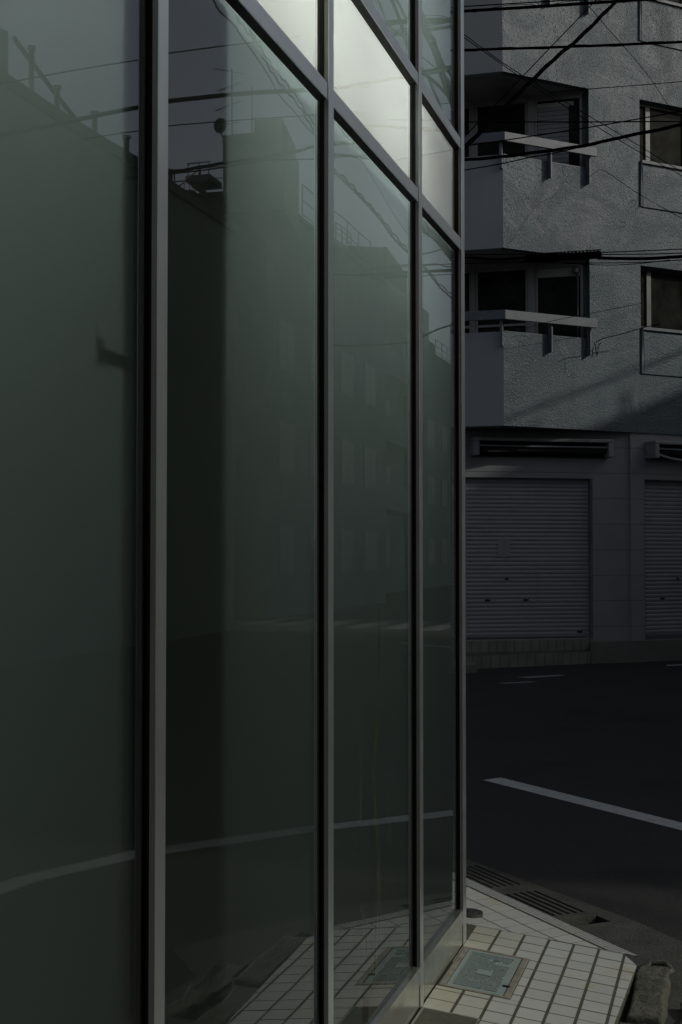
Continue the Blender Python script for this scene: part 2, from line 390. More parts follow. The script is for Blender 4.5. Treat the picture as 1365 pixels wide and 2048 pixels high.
# ------------------------------------------------------------------ painted road lines
def line_poly(name, pts, label, z=RZ+.004):
    m = MB(); m.face([(x, y, z) for x, y in pts])
    return tag(m.build(name, M['paint']), label, 'road marking', kind='structure')
line_poly('white_line', [(-1.838, 10.318), (-1.724, 10.470), (.45, 8.29), (.36, 8.15)][::-1], 'white painted line crossing the dark asphalt with a slanted left end')
_l2 = line_poly('white_line', [(.452, 8.288), (1.25, 7.30), (1.56, 6.55), (1.75, 4.2), (1.60, 4.2), (1.41, 6.50), (1.12, 7.15), (.362, 8.148)], 'stretch of the white line with shade painted into its colour, seen only as a mirror image in the panes'); _l2.data.materials[0] = M['paint_worn_shaded']  # darker paint here stands in for shade on this stretch
for k in range(6):
    x = 4.1+k*.95
    _cw = line_poly('crosswalk_stripe', [(x, 29.6+k*.25), (x+.5, 29.6+k*.25), (x+.5, 33.4+k*.25), (x, 33.4+k*.25)], 'worn white crosswalk stripe seen only as a mirror image in the glass'); _cw.data.materials[0] = M['worn']
line_poly('worn_marking', [(-2.9, 18.9), (-2.35, 19.45), (-2.25, 19.35), (-2.7, 18.85)], 'short worn white mark on the road before the steps').data.materials[0] = M['paint_worn_shaded']
line_poly('worn_marking', [(-3.0, 18.0), (-2.6, 18.35), (-2.5, 18.3), (-2.9, 17.95)], 'faint worn white mark nearest the glass corner').data.materials[0] = M['paint_worn_shaded']
line_poly('edge_line', [(-.95, 21.45), (-.95, 21.62), (4, 25.6), (4, 25.4)], 'white edge line starting at the right border of the far kerb')

# ------------------------------------------------------------------ tiled pavement at the corner
def gz(x, y=0): return -.11*(x+.95)
Lx = [-1.05, -.947, -.844, -.741, -.638, -.535, -.431, -.328]
EDGE = ((-.3665, 5.82), (-.570, 1.06))   # right edge line, top to bottom (straight through the two measured points)
def in_reg(poly):
    # left of the edge (x smaller): keep right side of the upward line
    poly = clip_line(poly, (-.375, 5.61), (-.406, 4.887)) if False else clip(poly, -1, .0429, -(.375)+0*1 - .0429*5.61 + 0) if False else poly
    return poly
def edge_x(y): return -.375+(y-5.61)*.0429
def keep_left(poly): # x <= edge_x(y)
    return clip(poly, -1, .0429, -.375-5.61*.0429)
NT, NS = (-.375, 5.61), (-.475, 5.80)    # cut from the corner of section one to the nosing tip
def keep_nose(poly):
    return clip_line(poly, NT, NS)
m = MB(); gm = MB()
random.seed(3)
holes = [(-1.047, -.777, 4.915, 5.425), (-1.05, -.838, 4.19, 4.668)]   # covers
y0 = 5.622
for c in range(7):
    xa, xb = Lx[c]+(.006 if c else .001), Lx[c+1]-.006
    for r_ in range(-2, 46):
        yt = y0-r_*.108-.0025+ (c-3)*-.0035; yb = yt-.1000
        poly = [(xa, yb), (xb, yb), (xb, yt), (xa, yt)]
        poly = keep_nose(keep_left(poly)) if True else poly
        if r_ < 1: poly = clip(poly, 0, -1, 5.733)
        if len(poly) < 3: continue
        pieces = [poly]
        for h in holes:
            np_ = []
            for P in pieces:
                xs = [a_[0] for a_ in P]; ys = [a_[1] for a_ in P]
                if max(xs) < h[0] or min(xs) > h[1] or max(ys) < h[2] or min(ys) > h[3]: np_.append(P); continue
                top = clip(P, 0, 1, -h[3]); bot = clip(P, 0, -1, h[2]); mid = clip(clip(P, 0, 1, -h[2]), 0, -1, h[3])
                rt = clip(mid, 1, 0, -h[1]) if len(mid) > 2 else []; lf = clip(mid, -1, 0, h[0]) if len(mid) > 2 else []
                np_ += [Q for Q in (top, bot, rt, lf) if len(Q) > 2]
            pieces = np_
        yl = max(0, 1-(xa+1.05)/.22)*.9+random.uniform(0, .15)
        br = random.uniform(.46, .505)
        t = (br*(.97-.06*yl), br*(1-.09*yl), br*(.965-.22*yl)-.012)
        for P in pieces:
            A = abs(sum(P[i][0]*P[(i+1) % len(P)][1]-P[(i+1) % len(P)][0]*P[i][1] for i in range(len(P))))/2
            if A > 2e-4:
                dz = random.uniform(-.0007, .0007)
                m.prism(P, lambda x, y: gz(x)-.006, lambda x, y, dz=dz: gz(x)+dz, t)
# fan section with ribbed nosing tiles
K3 = Vector((-.94, 5.934)); e1 = Vector((.0665, -.0565)); e2 = Vector((.072, .103))
def cell(i, j, ja=None, jb=None, gap=.0042):
    ja = j if ja is None else ja; jb = j+1 if jb is None else jb
    P = [K3+e1*(i-3)+e2*ja, K3+e1*(i-2)+e2*ja, K3+e1*(i-2)+e2*jb, K3+e1*(i-3)+e2*jb]
    cc = sum(P, Vector((0, 0)))/4
    h1 = e1*.5*(1-.085); h2 = e2*.5*(jb-ja)-e2*.033
    return [tuple(cc-h1-h2), tuple(cc+h1-h2), tuple(cc+h1+h2), tuple(cc-h1+h2)]
for i in range(-26, 14):
    for j in (-5, -4, -3, -2, -1, 0):
        P = cell(i, j)
        P = clip(P, 0, 1, -5.738)
        P = keep_left(P)
        if i < 0 and P and min(p[0] for p in P) < -6: continue
        P = [p for p in P]
        if len(P) < 3: continue
        # stay out of the building
        P = clip(P, 0, 1, -5.515) if max(p[0] for p in P) < -1.05 else P
        if len(P) < 3: continue
        br = random.uniform(.44, .485); t = (br*.99, br, br*.93)
        m.prism(P, lambda x, y: gz(x)-.004, lambda x, y: gz(x)+.0006, t)
    # nosing: four ribs per tile
    for k in range(4):
        P = cell(i, 1, 1.07+k*.175, 1.07+k*.175+.135)
        P = keep_left(clip(P, 0, 1, -5.735))
        if len(P) < 3: continue
        br = random.uniform(.43, .475); t = (br*.98, br, br*.95)
        m.prism(P, lambda x, y: gz(x)-.004, lambda x, y: gz(x)+.0018, t)
    P = keep_left(clip(cell(i, 1, 1.07, 1.745), 0, 1, -5.735))
    if len(P) >= 3: m.prism(P, lambda x, y: gz(x)-.004, lambda x, y: gz(x)+.0002, (.33, .34, .32))
tag(m.build('pavement', M['tile']), 'white glazed tile pavement around the foot of the glass corner', 'pavement', kind='structure')
# mortar bed with the step down to the gutter
reg = [(-1.05, 1.0), (edge_x(1.0), 1.0), (edge_x(5.61), 5.61)]
tip = K3+e1*4.2+e2*1.75
reg += [tuple(K3+e1*4.3+e2*1.75), tuple(K3+e1*(-4)+e2*1.75), tuple(K3+e1*(-30)+e2*1.75), (-3.0, 5.52), (-1.05, 5.52)]
mm_ = MB(); mm_.prism(reg, -.30, lambda x, y: gz(x)-.0010)
tag(mm_.build('mortar_bed', M['grout']), 'olive grey mortar bed and joints under the white tiles', 'mortar', kind='structure')

# kerb stones beside the tiles
def rock(x0, x1, y0_, y1_, z0, z1, label, name='kerb_stone', mat='old_concrete', amp=.012, nx=14, ny=40):
    m = MB(); bm = m.bm
    bmesh.ops.create_cube(bm, size=1)
    bmesh.ops.subdivide_edges(bm, edges=bm.edges[:], cuts=9, use_grid_fill=True)
    for v in bm.verts:
        p = v.co.copy()
        fx = 1-.14*max(0, p.z)*abs(p.x)*2
        L = Vector((x0+(p.x*fx+.5)*(x1-x0), y0_+(p.y+.5)*(y1_-y0_), z0+(p.z+.5)*(z1-z0)))
        n1 = noise.noise_vector(L*9)*amp*1.3+noise.noise_vector(L*28)*amp*.6
        v.co = L+n1
        # chipped corner
    for f in bm.faces: f.smooth = True
    return tag(m.build(name, M[mat]), label, 'kerb stone')
rock(-.372, -.245, 5.02, 5.665, -.30, -.075, 'mossy broken concrete kerb stone against the right edge of the tiles')
rock(-.40, -.275, 4.30, 4.985, -.30, -.085, 'nearest concrete kerb stone cut by the bottom edge of the photo')
rock(-.43, -.31, 3.55, 4.27, -.30, -.09, 'kerb stone behind the nearest one, seen only in the mirror of the glass')
rock(-.19, -.06, 4.75, 5.35, -.30, -.125, 'low lump of broken concrete right of the mossy kerb stone', amp=.02)
m = MB(); m.box(-.362, -.308, 5.665, 5.705, -.118, -.098)
tag(m.build('metal_plate', M['litter'], bevel=.003), 'small pale grey plate lying at the tip of the tiled corner', 'plate')
m = MB()
m.tube([(-.36, 5.80, -.138), (-.33, 5.86, -.12), (-.27, 5.84, -.115), (-.24, 5.78, -.125), (-.30, 5.74, -.135)], .012, 6)
tag(m.build('cement_smear', M['old_concrete']), 'curled ridge of spilled cement beside the tip of the tiled corner', 'cement smear')

# blue water-meter cover with frame
t = empty('meter_cover', 'pale blue cast water meter cover set in the white tiles by the glass wall', 'meter cover')
def gq(x0, x1, y0_, y1_, mbx, za, zb): mbx.prism([(x0, y0_), (x1, y0_), (x1, y1_), (x0, y1_)], lambda x, y: gz(x)+za, lambda x, y: gz(x)+zb)
fr_ = MB(); ax0, ax1, ay0, ay1 = -1.043, -.781, 4.919, 5.421
fw = .016
gq(ax0, ax1, ay0, ay0+fw, fr_, -.02, .003); gq(ax0, ax1, ay1-fw, ay1, fr_, -.02, .003)
gq(ax0, ax0+fw+.006, ay0+fw, ay1-fw, fr_, -.02, .0025); gq(ax1-fw-.008, ax1, ay0+fw, ay1-fw, fr_, -.02, .0025)
fr_.build('frame', M['pale_mortar'], t, bevel=.002)
lid = MB(); lx0, lx1, ly0, ly1 = ax0+.026, ax1-.028, ay0+.02, ay1-.02
gq(lx0, lx1, ly0, ly1, lid, -.02, .001)
random.seed(5)
ny = 38
for k in range(ny):
    ya = ly0+.022+(ly1-ly0-.044)*k/ny
    segs = [(lx0+.022, lx1-.022)]
    ring = abs(k-27) < 5
    if 9 < k < 17: segs = [(lx0+.022, lx0+.075), (lx0+.082, lx1-.022)]
    x = lx0+.020
    while x < lx1-.03:
        ln = random.choice([.02, .03, .045]) if (k % 9 > 3) else .11
        xb = min(x+ln, lx1-.022)
        inside = ((x-(lx0+lx1)/2-.01)**2/.0012+(ya-5.29)**2/.0011) < 1
        if not inside: gq(x, xb-.004, ya, ya+.0055, lid, 0, .0042)
        x = xb+.003
# raised emblem ring, plaque and key mark, as cast into the lid
cxm, cym = (lx0+lx1)/2+.01, 5.29
for rr_ in (.030, .018):
    pts = [(cxm+math.cos(a_*math.pi/10)*rr_, cym+math.sin(a_*math.pi/10)*rr_*1.1, gz(cxm)+.003) for a_ in range(20)]
    lid.tube(pts, .0028, 5, closed=True)
gq((lx0+lx1)/2-.028, (lx0+lx1)/2+.028, 5.115, 5.175, lid, 0, .0048)
lid.build('lid', M['meter'], t)
k_ = MB(); gq(lx1-.016, lx1+.010, 5.035, 5.052, k_, 0, .004); k_.build('key_slot', M['black'], t)
# 'METER' characters in low relief on the lid
def text_mesh(body, size, loc, rot, mat, name, parent=None, ext=.001):
    cu = bpy.data.curves.new(name, 'FONT'); cu.body = body; cu.size = size; cu.extrude = ext; cu.align_x = 'CENTER'; cu.align_y = 'CENTER'
    o = bpy.data.objects.new(name, cu); COL.objects.link(o)
    dg = bpy.context.evaluated_depsgraph_get(); me = bpy.data.meshes.new_from_object(o.evaluated_get(dg))
    COL.objects.unlink(o); bpy.data.objects.remove(o)
    o = bpy.data.objects.new(name, me); COL.objects.link(o); me.materials.clear(); me.materials.append(mat)
    o.location = loc; o.rotation_euler = rot
    if parent: o.parent = parent
    return o
text_mesh('量水器', .042, ((lx0+lx1)/2, 5.04, gz((lx0+lx1)/2)+.003), (0, R(6.3), 0), M['meter'], 'lettering', t, .002)

t = empty('dark_cover', 'dark speckled iron cover in the tiles at the bottom edge, nearer than the blue cover', 'drain cover')
f_ = MB(); gq(-1.047, -.842, 4.657, 4.666, f_, -.02, .001); gq(-.851, -.842, 4.19, 4.657, f_, -.02, .001); gq(-1.047, -1.040, 4.19, 4.657, f_, -.02, .001)
f_.build('frame', M['pale_mortar'], t)
l_ = MB(); gq(-1.039, -.852, 4.2, 4.656, l_, -.02, -.002); l_.build('lid', M['cover_dark'], t)

t = empty('round_drain', 'round iron drain cap in the tiles just beyond the glass corner', 'drain cap')
m = MB(); m.cyl((-1.112, 5.885), .062, gz(-1.112)-.01, gz(-1.112)+.009, 32); m.build('rim', M['iron'], t)
m = MB(); m.cyl((-1.112, 5.885), .045, gz(-1.112)-.01, gz(-1.112)+.013, 28, .040); m.cyl((-1.112, 5.885), .014, gz(-1.112)+.012, gz(-1.112)+.018, 16); m.build('cap', M['cover_dark'], t)

# ------------------------------------------------------------------ the glass building
GX = -1.071
t = empty('glass_building', 'corner building with tall tinted panes, silver mullions and a lit milky band', 'glass building')
YM = [-3.40, -2.25, -1.10, .05, 1.20, 2.350, 3.550, 4.675, 5.4725]
YM[5] = 2.400
HT = 6.30
tube_rows = []
for i, y in enumerate(YM):
    hw = .0325 if i == 8 else .0235
    a = MB(); a.box(-1.0515, -1.050, y-hw, y+hw, .012, HT); o = a.build('mullion', M['alu'], t)
    b = MB(); b.box(-1.085, -1.0631, y-hw+.006, y+hw-.006, .012, HT); b.build('gasket', M['black'], o)
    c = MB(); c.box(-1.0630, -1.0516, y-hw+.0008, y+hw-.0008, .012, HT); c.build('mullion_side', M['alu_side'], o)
for i in range(8):
    ya, yb = YM[i]+.0235, YM[i+1]-(.0325 if i == 7 else .0235)
    # sill board in two courses with a groove
    s_ = MB(); s_.box(-1.10, -1.0535, ya, yb, .012, .088); s_.box(-1.10, -1.0515, ya, yb, .0905, .150)
    s_.prism([(-1.10, ya), (-1.0515, ya), (-1.0515, yb), (-1.10, yb)], .150, lambda x, y: .152+(-1.05-x)*.05)
    s_.build('sill_board', M['alu_base'], t)
    for (z0, z1) in ((2.845, 2.893), (3.265, 3.308), (5.05, 5.095)):
        r_ = MB(); r_.box(-1.0565, -1.0535, ya, yb, z0, z1); o = r_.build('transom', M['alu'], t, bevel=.001)
        k = MB(); k.box(-1.085, -1.0566, ya, yb, z0+.002, z1-.002); k.build('gasket', M['black'], o)
    for (z0, z1, gm_, fm, nm) in ((.150, 2.850, 'glass', 'film', 'glass_pane'), (2.888, 3.270, 'glass_light', 'milk', 'fascia_pane'),
                          (3.303, 5.055, 'glass', 'film', 'glass_pane'), (5.09, HT, 'glass', 'film', 'glass_pane')):
        p = MB(); xx = GX if nm == 'glass_pane' else GX
        p.face([(xx, ya-.012, z0), (xx, yb+.012, z0), (xx, yb+.012, z1), (xx, ya-.012, z1)])
        o = p.build(nm, M[gm_], t)
        f_ = MB(); fx = -1.100 if nm == 'glass_pane' else -1.088
        e_ = .0236 if i < 7 else .0236
        zt_ = z1+.017 if nm == 'glass_pane' else z1
        f_.face([(fx, ya-e_, z0), (fx, yb+e_, z0), (fx, yb+e_, zt_), (fx, ya-e_, zt_)])
        f_.build('frosted_screen' if nm == 'glass_pane' else 'milky_panel', M[fm], o)
# interior shell, floors, roof
m = MB(); m.box(-6.0, -1.151, -3.5, 5.50, -.05, .0115); m.build('floor', M['shade_wall'], t)
m = MB(); m.box(-6.0, -1.151, -3.5, 5.44, 2.868, 2.888); m.build('ceiling', M['shade_wall'], t)
m = MB(); m.box(-6.0, -1.151, -3.5, 5.44, 3.272, 3.300); m.build('upper_floor', M['shade_wall'], t)
m = MB(); m.box(-1.62, -1.60, -3.5, 5.44, 2.889, 3.271); m.build('lamp_recess', M['shade_wall'], t)
m = MB(); m.box(-6.2, -6.0, -3.7, 5.52, -.2, 6.5); m.box(-6.0, -1.06, -3.7, -3.45, -.2, 6.5); m.build('back_wall', M['smooth_wall'], t)
m = MB(); m.box(-6.2, -1.00, -3.7, 5.56, HT+.001, 6.62); m.build('roof', M['alu_side'], t)
# side wall towards the crossing: metal framed frosted glazing
for k in range(4):
    xa = -1.12-1.2*k; xb = xa-1.2
    a = MB(); a.box(xb-.02, xb+.02, 5.42, 5.505, .0, HT); a.build('mullion', M['alu'], t)
    a = MB(); a.box(xb+.021, xa-.021, 5.45, 5.46, .15, HT); a.build('side_pane', M['dark_alu'], t)
    a = MB(); a.box(xb+.021, xa-.021, 5.42, 5.50, .0, .149); a.build('sill_board', M['alu_base'], t)
# column standing right behind the panes
m = MB(); m.box(-1.60, -1.118, 2.32, 2.885, .0125, 2.867); m.build('interior_column', M['column'], t)
m = MB(); m.box(-1.60, -1.118, 2.32, 2.885, 3.301, HT-.01); m.build('interior_column', M['column'], t)
m = MB(); m.box(-1.122, -1.116, 2.225, 2.3195, 1.985, 2.000); m.box(-1.124, -1.114, 2.210, 2.232, 1.980, 2.015); m.build('hook_bracket', M['column'], t)
# fluorescent tubes: in the fascia recess, and under the ceiling behind the screens; extra ones added upstairs to brighten the glazing
for k in range(7):
    ya = -3.2+k*1.22
    l = MB(); l.tube([(-1.42, ya, 3.20), (-1.42, ya+(1.1 if k < 6 else .80), 3.20)], .016, 10); l.build('fluorescent_tube', M['tubelight'], t)
    l = MB(); l.tube([(-1.60, ya, 2.80), (-1.60, ya+1.1, 2.80)], .014, 10); l.build('backlight_tube', M['tubelight'], t)
    l = MB(); l.tube([(-1.50, ya, 3.75), (-1.50, ya+1.1, 3.75)], .018, 10); l.tube([(-1.50, ya, 4.5), (-1.50, ya+1.1, 4.5)], .018, 10); l.build('backlight_tube', M['tubelight'], t)  # added unseen tubes at mid height, only there to brighten the upper screens

# reeds between the third pane and its screen
t = empty('reed_plant', 'faint pale reed leaves standing behind the third glass pane', 'plant')
random.seed(11)
def leaf(pts, wd, mb_):
    for i in range(len(pts)-1):
        a, b = Vector(pts[i]), Vector(pts[i+1])
        n = len(pts)-1; w0 = wd*(1-abs(2*i/n-1)**2*.9); w1 = wd*(1-abs(2*(i+1)/n-1)**2*.9)
        mb_.face([(a.x, a.y-w0, a.z), (a.x, a.y+w0, a.z), (b.x, b.y+w1, b.z), (b.x, b.y-w1, b.z)])
def arc(y, z0, z1, lean, x=-1.088):
    return [(x+.004*math.sin(3*k/8), y+lean*(k/8)**2, z0+(z1-z0)*k/8) for k in range(9)]
for (y, z0, z1, ln, wd) in ((4.15, .2, .62, .05, .010), (4.17, .62, .93, -.04, .012), (4.17, .93, 1.13, .05, .012), (4.17, .93, 1.12, -.05, .010), (4.2, 1.12, 1.45, .02, .006), (4.06, .35, .55, -.10, .012), (3.98, .7, 1.05, .02, .007), (4.33, .6, .85, .03, .006), (4.21, .3, .75, -.01, .009)):
    l = MB(); leaf(arc(y, z0, z1, ln), wd, l); l.build('leaf', M['leaf'], t)
l = MB(); l.box(-1.097, -1.078, 4.05, 4.28, .155, .235); l.build('planter', M['pot'], t)

# ------------------------------------------------------------------ street building across the crossing
E1 = Vector((-3.299, 20.436)); a46 = R(46); dF = Vector((math.sin(a46), math.cos(a46))); nF = Vector((dF.y, -dF.x))
def F(s, w_=0.0): p = E1+dF*s+nF*w_; return (p.x, p.y)
P0 = Vector((-2.111, 21.921)); a61 = R(61.6); dS = Vector((math.sin(a61), math.cos(a61))); nS = Vector((dS.y, -dS.x))
def G(s, w_=0.0): p = P0+dS*s+nS*w_; return (p.x, p.y)
T = empty('street_building', 'grey roughcast apartment block with balconies above two closed shop shutters', 'apartment building')
H, Z0 = 2.73, 3.55
back = [(-1.0, 31.0), (-12.0, 31.0)]
YL = E1.y
for k in range(4):
    z = Z0+k*H
    m = MB(); m.prism([(-12, YL+.001), (E1.x-.001, YL+.001), F(.3, -.02), F(7.2, -.02), (4, 31), (-12, 31)], z, z+.15); m.build('floor_slab', M['soffit'], T)
    if k == 3: break
    zt = z+1.43
    # smooth parapet facing the street, rough one on the chamfer
    m = MB(); m.prism([(-12, YL), (E1.x, YL), F(.0, -.0), (E1.x-.06, YL+.14), (-12, YL+.14)], z-.012, zt); m.build('parapet', M['smooth_wall'], T)
    m = MB(); m.prism([F(0.0, .0015), F(1.66, .0015), F(1.66, -.13), F(.06, -.13)], z-.012, zt); m.build('parapet', M['stucco'], T)
    m = MB(); m.prism([F(0.02, -.002), F(1.66, -.002), F(1.66, -.128), F(.06, -.128)], zt+.001, zt+.012); m.build('parapet_cap', M['rail'], T)
    # handrail board on plate brackets
    OW = .15
    zr0, zr1 = z+1.595, z+1.735
    rl = MB()
    c0 = (E1.x+.055, YL-OW)
    rl.prism([(-12, YL-OW), c0, F(1.70, OW), F(1.70, OW-.05), (E1.x+.035, YL-OW+.05), (-12, YL-OW+.05)], zr0, zr1)
    r_ = rl.build('handrail', M['rail'], T, bevel=.004)
    tp = MB(); tp.prism([(-12, YL-OW+.051), (E1.x+.034, YL-OW+.051), F(1.70, OW-.051), F(1.70, -.02), (E1.x-.02, YL+.03), (-12, YL+.03)], zr1-.03, zr1-.004); tp.build('shelf', M['rail'], r_)
    for s in (.84, 1.595):
        b = MB(); b.prism([F(s, .002), F(s+.022, .002), F(s+.022, OW-.055), F(s, OW-.055)], z+1.16, zr0+.1); b.build('bracket', M['rail'], r_)
    for x in (E1.x-.02, -4.4, -5.6):
        b = MB(); b.box(x-.02, x+.02, YL-OW+.055, YL-.001, z+1.20, zr0+.1); b.build('bracket', M['rail'], r_)
    # recess with windows
    yi = 21.75; zh = z+2.69
    def win(x0, x1, nm='window', blind=None):
        f_ = MB(); d0, d1 = yi-.03, yi+.05
        f_.box(x0, x1, d0, d1, z+.155, z+.22); f_.box(x0, x1, d0, d1, zh-.06, zh-.001)
        f_.box(x0, x0+.045, d0, d1, z+.221, zh-.061); f_.box(x1-.045, x1, d0, d1, z+.221, zh-.061)
        f_.box(x0+.046, x1-.046, d0, d1, z+1.72, z+1.76) if blind != 'up' else None
        wo_ = f_.build(nm, M['winframe'], T, bevel=.003)
        g_ = MB(); g_.box(x0+.046, x1-.046, yi+.01, yi+.02, z+.221, zh-.061); g_.build('pane', M['win'], wo_)
        return wo_
    win(-6.6, -5.3); win(-5.25, -4.02); win(-3.97, -3.10)
    wr = win(-2.99, -2.22, blind='up')
    b = MB(); b.box(-3.098, -2.992, yi-.06, yi+.08, z+.152, zh); b.build('window_post', M['winframe'], T, bevel=.004)
    b = MB(); b.box(-4.019, -3.971, yi-.05, yi+.06, z+.152, zh); b.build('window_post', M['winframe'], T)
    if k == 0:
        b = MB(); b.box(-2.94, -2.27, yi-.02, yi+.005, 6.035, zh-.065); b.build('blind', M['blind'], wr)
        b = MB(); b.tube([(-2.30, yi-.10, z+1.2), (-2.30, yi-.10, 6.02), (-2.32, yi-.10, 6.06)], .018, 8); b.tube([(-2.33, yi-.12, 6.06), (-2.33, yi-.12, 6.17)], .055, 12); b.build('laundry_pole_end', M['dark_alu'], T)
    elif k == 1:
        b = MB(); b.box(-2.94, -2.36, yi-.02, yi+.005, 8.80, 8.87); b.build('blind_rail', M['blind'], wr)
        b = MB()
        for j in range(30): b.prism([(-2.94, yi-.015), (-2.44, yi-.015), (-2.44, yi+.003), (-2.94, yi+.003)], z+.4+j*.071, z+.4+j*.071+.063)
        b.build('slatted_blind', M['shutter'], wr)
    # inner walls of the loggia
    m = MB(); m.prism([(-12, yi+.09), (-2.18, yi+.09), (-2.18, yi+.2), (-12, yi+.2)], z+.151, z+H-.001); m.build('inner_wall', M['soffit'], T)
    m = MB(); m.box(-12, -2.18, yi-.02, yi+.088, zh+.001, z+H-.001); m.build('lintel', M['soffit'], T)
    m = MB(); m.box(-12, -6.62, yi-.02, yi+.088, z+.151, zh); m.build('inner_wall', M['smooth_wall'], T)
    # jamb and pier coplanar with the chamfer
    m = MB(); m.prism([F(1.6605, .0), F(2.70, .0), F(2.70, -.5), (-1.6, 22.9), (-2.17, 22.4), (-2.17, yi-.02)], z-.012, z+H-.013); m.build('pier', M['stucco'], T)
    # window bay on the right
    s0, s1 = 2.725, 4.75
    wb, wt = z+1.712, z+2.728-.001
    for (sa, sb, za, zb) in ((2.7005, 7.2, z-.012, wb-.05), (s1, 7.2, wb-.0495, z+H-.013)):
        m = MB(); m.prism([F(sa, -.004), F(sb, -.004), F(sb, -.4), F(sa, -.4)], za, zb); m.build('wall', M['stucco'], T)
    m = MB(); m.prism([F(s0+.02, -.0035), F(s1, -.0035), F(s1, .02), F(s0+.02, .02)], z+.945, wb-.10); m.build('wall_panel', M['stucco'], T, bevel=.006)
    f_ = MB()
    f_.prism([F(s0, .035), F(s1, .035), F(s1, -.26), F(s0, -.26)], wb-.049, wb); sill = f_.build('window_sill', M['rail'], T, bevel=.004)
    f_ = MB()
    for (sa, sb) in ((s0, s0+.05), (s0+.24, s0+.33), (s0+1.05, s0+1.11), (s1-.05, s1)):
        f_.prism([F(sa, -.16), F(sb, -.16), F(sb, -.23), F(sa, -.23)], wb+.041, wt-.05)
    f_.prism([F(s0, -.155), F(s1, -.155), F(s1, -.235), F(s0, -.235)], wb+.001, wb+.04)
    f_.prism([F(s0, -.155), F(s1, -.155), F(s1, -.235), F(s0, -.235)], wt-.049, wt-.002)
    wo_ = f_.build('window', M['right_frame'], T)
    g_ = MB(); g_.prism([F(s0+.051, -.19), F(s1-.051, -.19), F(s1-.051, -.20), F(s0+.051, -.20)], wb+.041, wt-.05); g_.build('pane', M['win'], wo_)
    m = MB(); m.prism([F(s0-.02, -.41), F(s1+.02, -.41), F(s1+.02, -.43), F(s0-.02, -.43)], wb-.04, z+H-.02); m.build('inner_wall', M['black'], T)
    m = MB(); m.tube([(*F(2.712, .012), z+.95), (*F(2.712, .012), wb-.02)], .022, 8); m.build('downpipe', M['rail'], T)
# roof and sides
m = MB(); m.prism([(-12, YL+.1), (E1.x, YL+.1), F(7.2, -.05), (4, 31), (-12, 31)], Z0+3*H+.151, Z0+3*H+.6); m.build('roof', M['smooth_wall'], T)
m = MB(); m.prism([F(7.2, -.005), (4.0, 31), (3.8, 31), F(7.0, -.2)], -.15, Z0+3*H); m.build('wall', M['smooth_wall'], T)
# ground floor
sc1 = .66
m = MB(); m.prism([G(-8, 0), G(0, 0), G(0, -.25), G(-8, -.25)], 2.785, 3.537); m.build('wall', M['block'], T)
m = MB(); m.prism([G(0.0005, 0), G(sc1, 0), G(sc1, -.3), G(0.0005, -.3)], -.15, 3.537); m.build('pier', M['block'], T)
m = MB(); m.prism([G(-8, 0), G(-3.4, 0), G(-3.4, -.25), G(-8, -.25)], -.15, 2.784); m.build('wall', M['block'], T)
FS = 2.49
m = MB(); m.prism([F(FS, -.03), F(2.77, -.03), F(2.77, -.3), F(FS, -.3)], -.15, 3.537); m.build('pier', M['block'], T)
m = MB(); m.prism([F(2.7705, -.03), F(7.2, -.03), F(7.2, -.3), F(2.7705, -.3)], 2.785, 3.537); m.build('wall', M['block'], T)
m = MB(); m.prism([F(5.3, -.03), F(7.2, -.03), F(7.2, -.3), F(5.3, -.3)], -.15, 2.784); m.build('wall', M['block'], T)
# shutters: real slats
def shutter(fr, s0, s1, w_, label):
    m = MB(); z = .275; p = .0655
    while z < 2.78:
        zz = [z, z+.010, z+.030, z+.048, z+.058, z+.0655]; ww = [w_-.008, w_-.001, w_+.003, w_-.000, w_-.008, w_-.008]
        for k in range(5):
            a = (*fr(s0, ww[k]), zz[k]); b = (*fr(s1, ww[k]), zz[k]); c = (*fr(s1, ww[k+1]), zz[k+1]); d = (*fr(s0, ww[k+1]), zz[k+1])
            m.face([a, b, c, d])
        z += p
    m.prism([fr(s0, w_+.004), fr(s1, w_+.004), fr(s1, w_-.02), fr(s0, w_-.02)], .262, .274)
    o = m.build('roller_shutter', M['shutter'], T); o['label'] = label
    def plate(s, z_, a=.045, b=.012):
        k = MB(); k.prism([fr(s-a, w_+.006), fr(s+a, w_+.006), fr(s+a, w_+.014), fr(s-a, w_+.014)], z_-b, z_+b); k.build('lock_plate', M['black'], o)
    return o, plate
o1, pl = shutter(G, -3.39, -.0305, -.10, 'closed grey roller shutter between glass corner and pier')
for s, z_, a in ((-1.42, 1.18, .03), (-1.74, .845, .045), (-1.10, .845, .045), (-.19, .33, .045)): pl(s, z_, a)
st = MB(); st.prism([G(-1.56, -.0935), G(-1.36, -.0935), G(-1.36, -.0905), G(-1.56, -.0905)], 1.53, 1.80); st.build('faded_notice', M['shutter'], o1)
o2, pl2 = shutter(F, 2.80, 5.29, -.13, 'closed bluish roller shutter cut by the right photo edge')
for s, z_, a in ((3.55, 1.17, .03), (3.22, .845, .045)): pl2(s, z_, a)
m = MB(); m.prism([G(-.030, -.02), G(-.0005, -.02), G(-.0005, -.2), G(-.030, -.2)], .23, 2.784); m.build('shutter_rail', M['rail'], T)
m = MB(); m.prism([F(2.7705, -.045), F(2.7995, -.045), F(2.7995, -.2), F(2.7705, -.2)], .23, 2.784); m.build('shutter_rail', M['rail'], T)
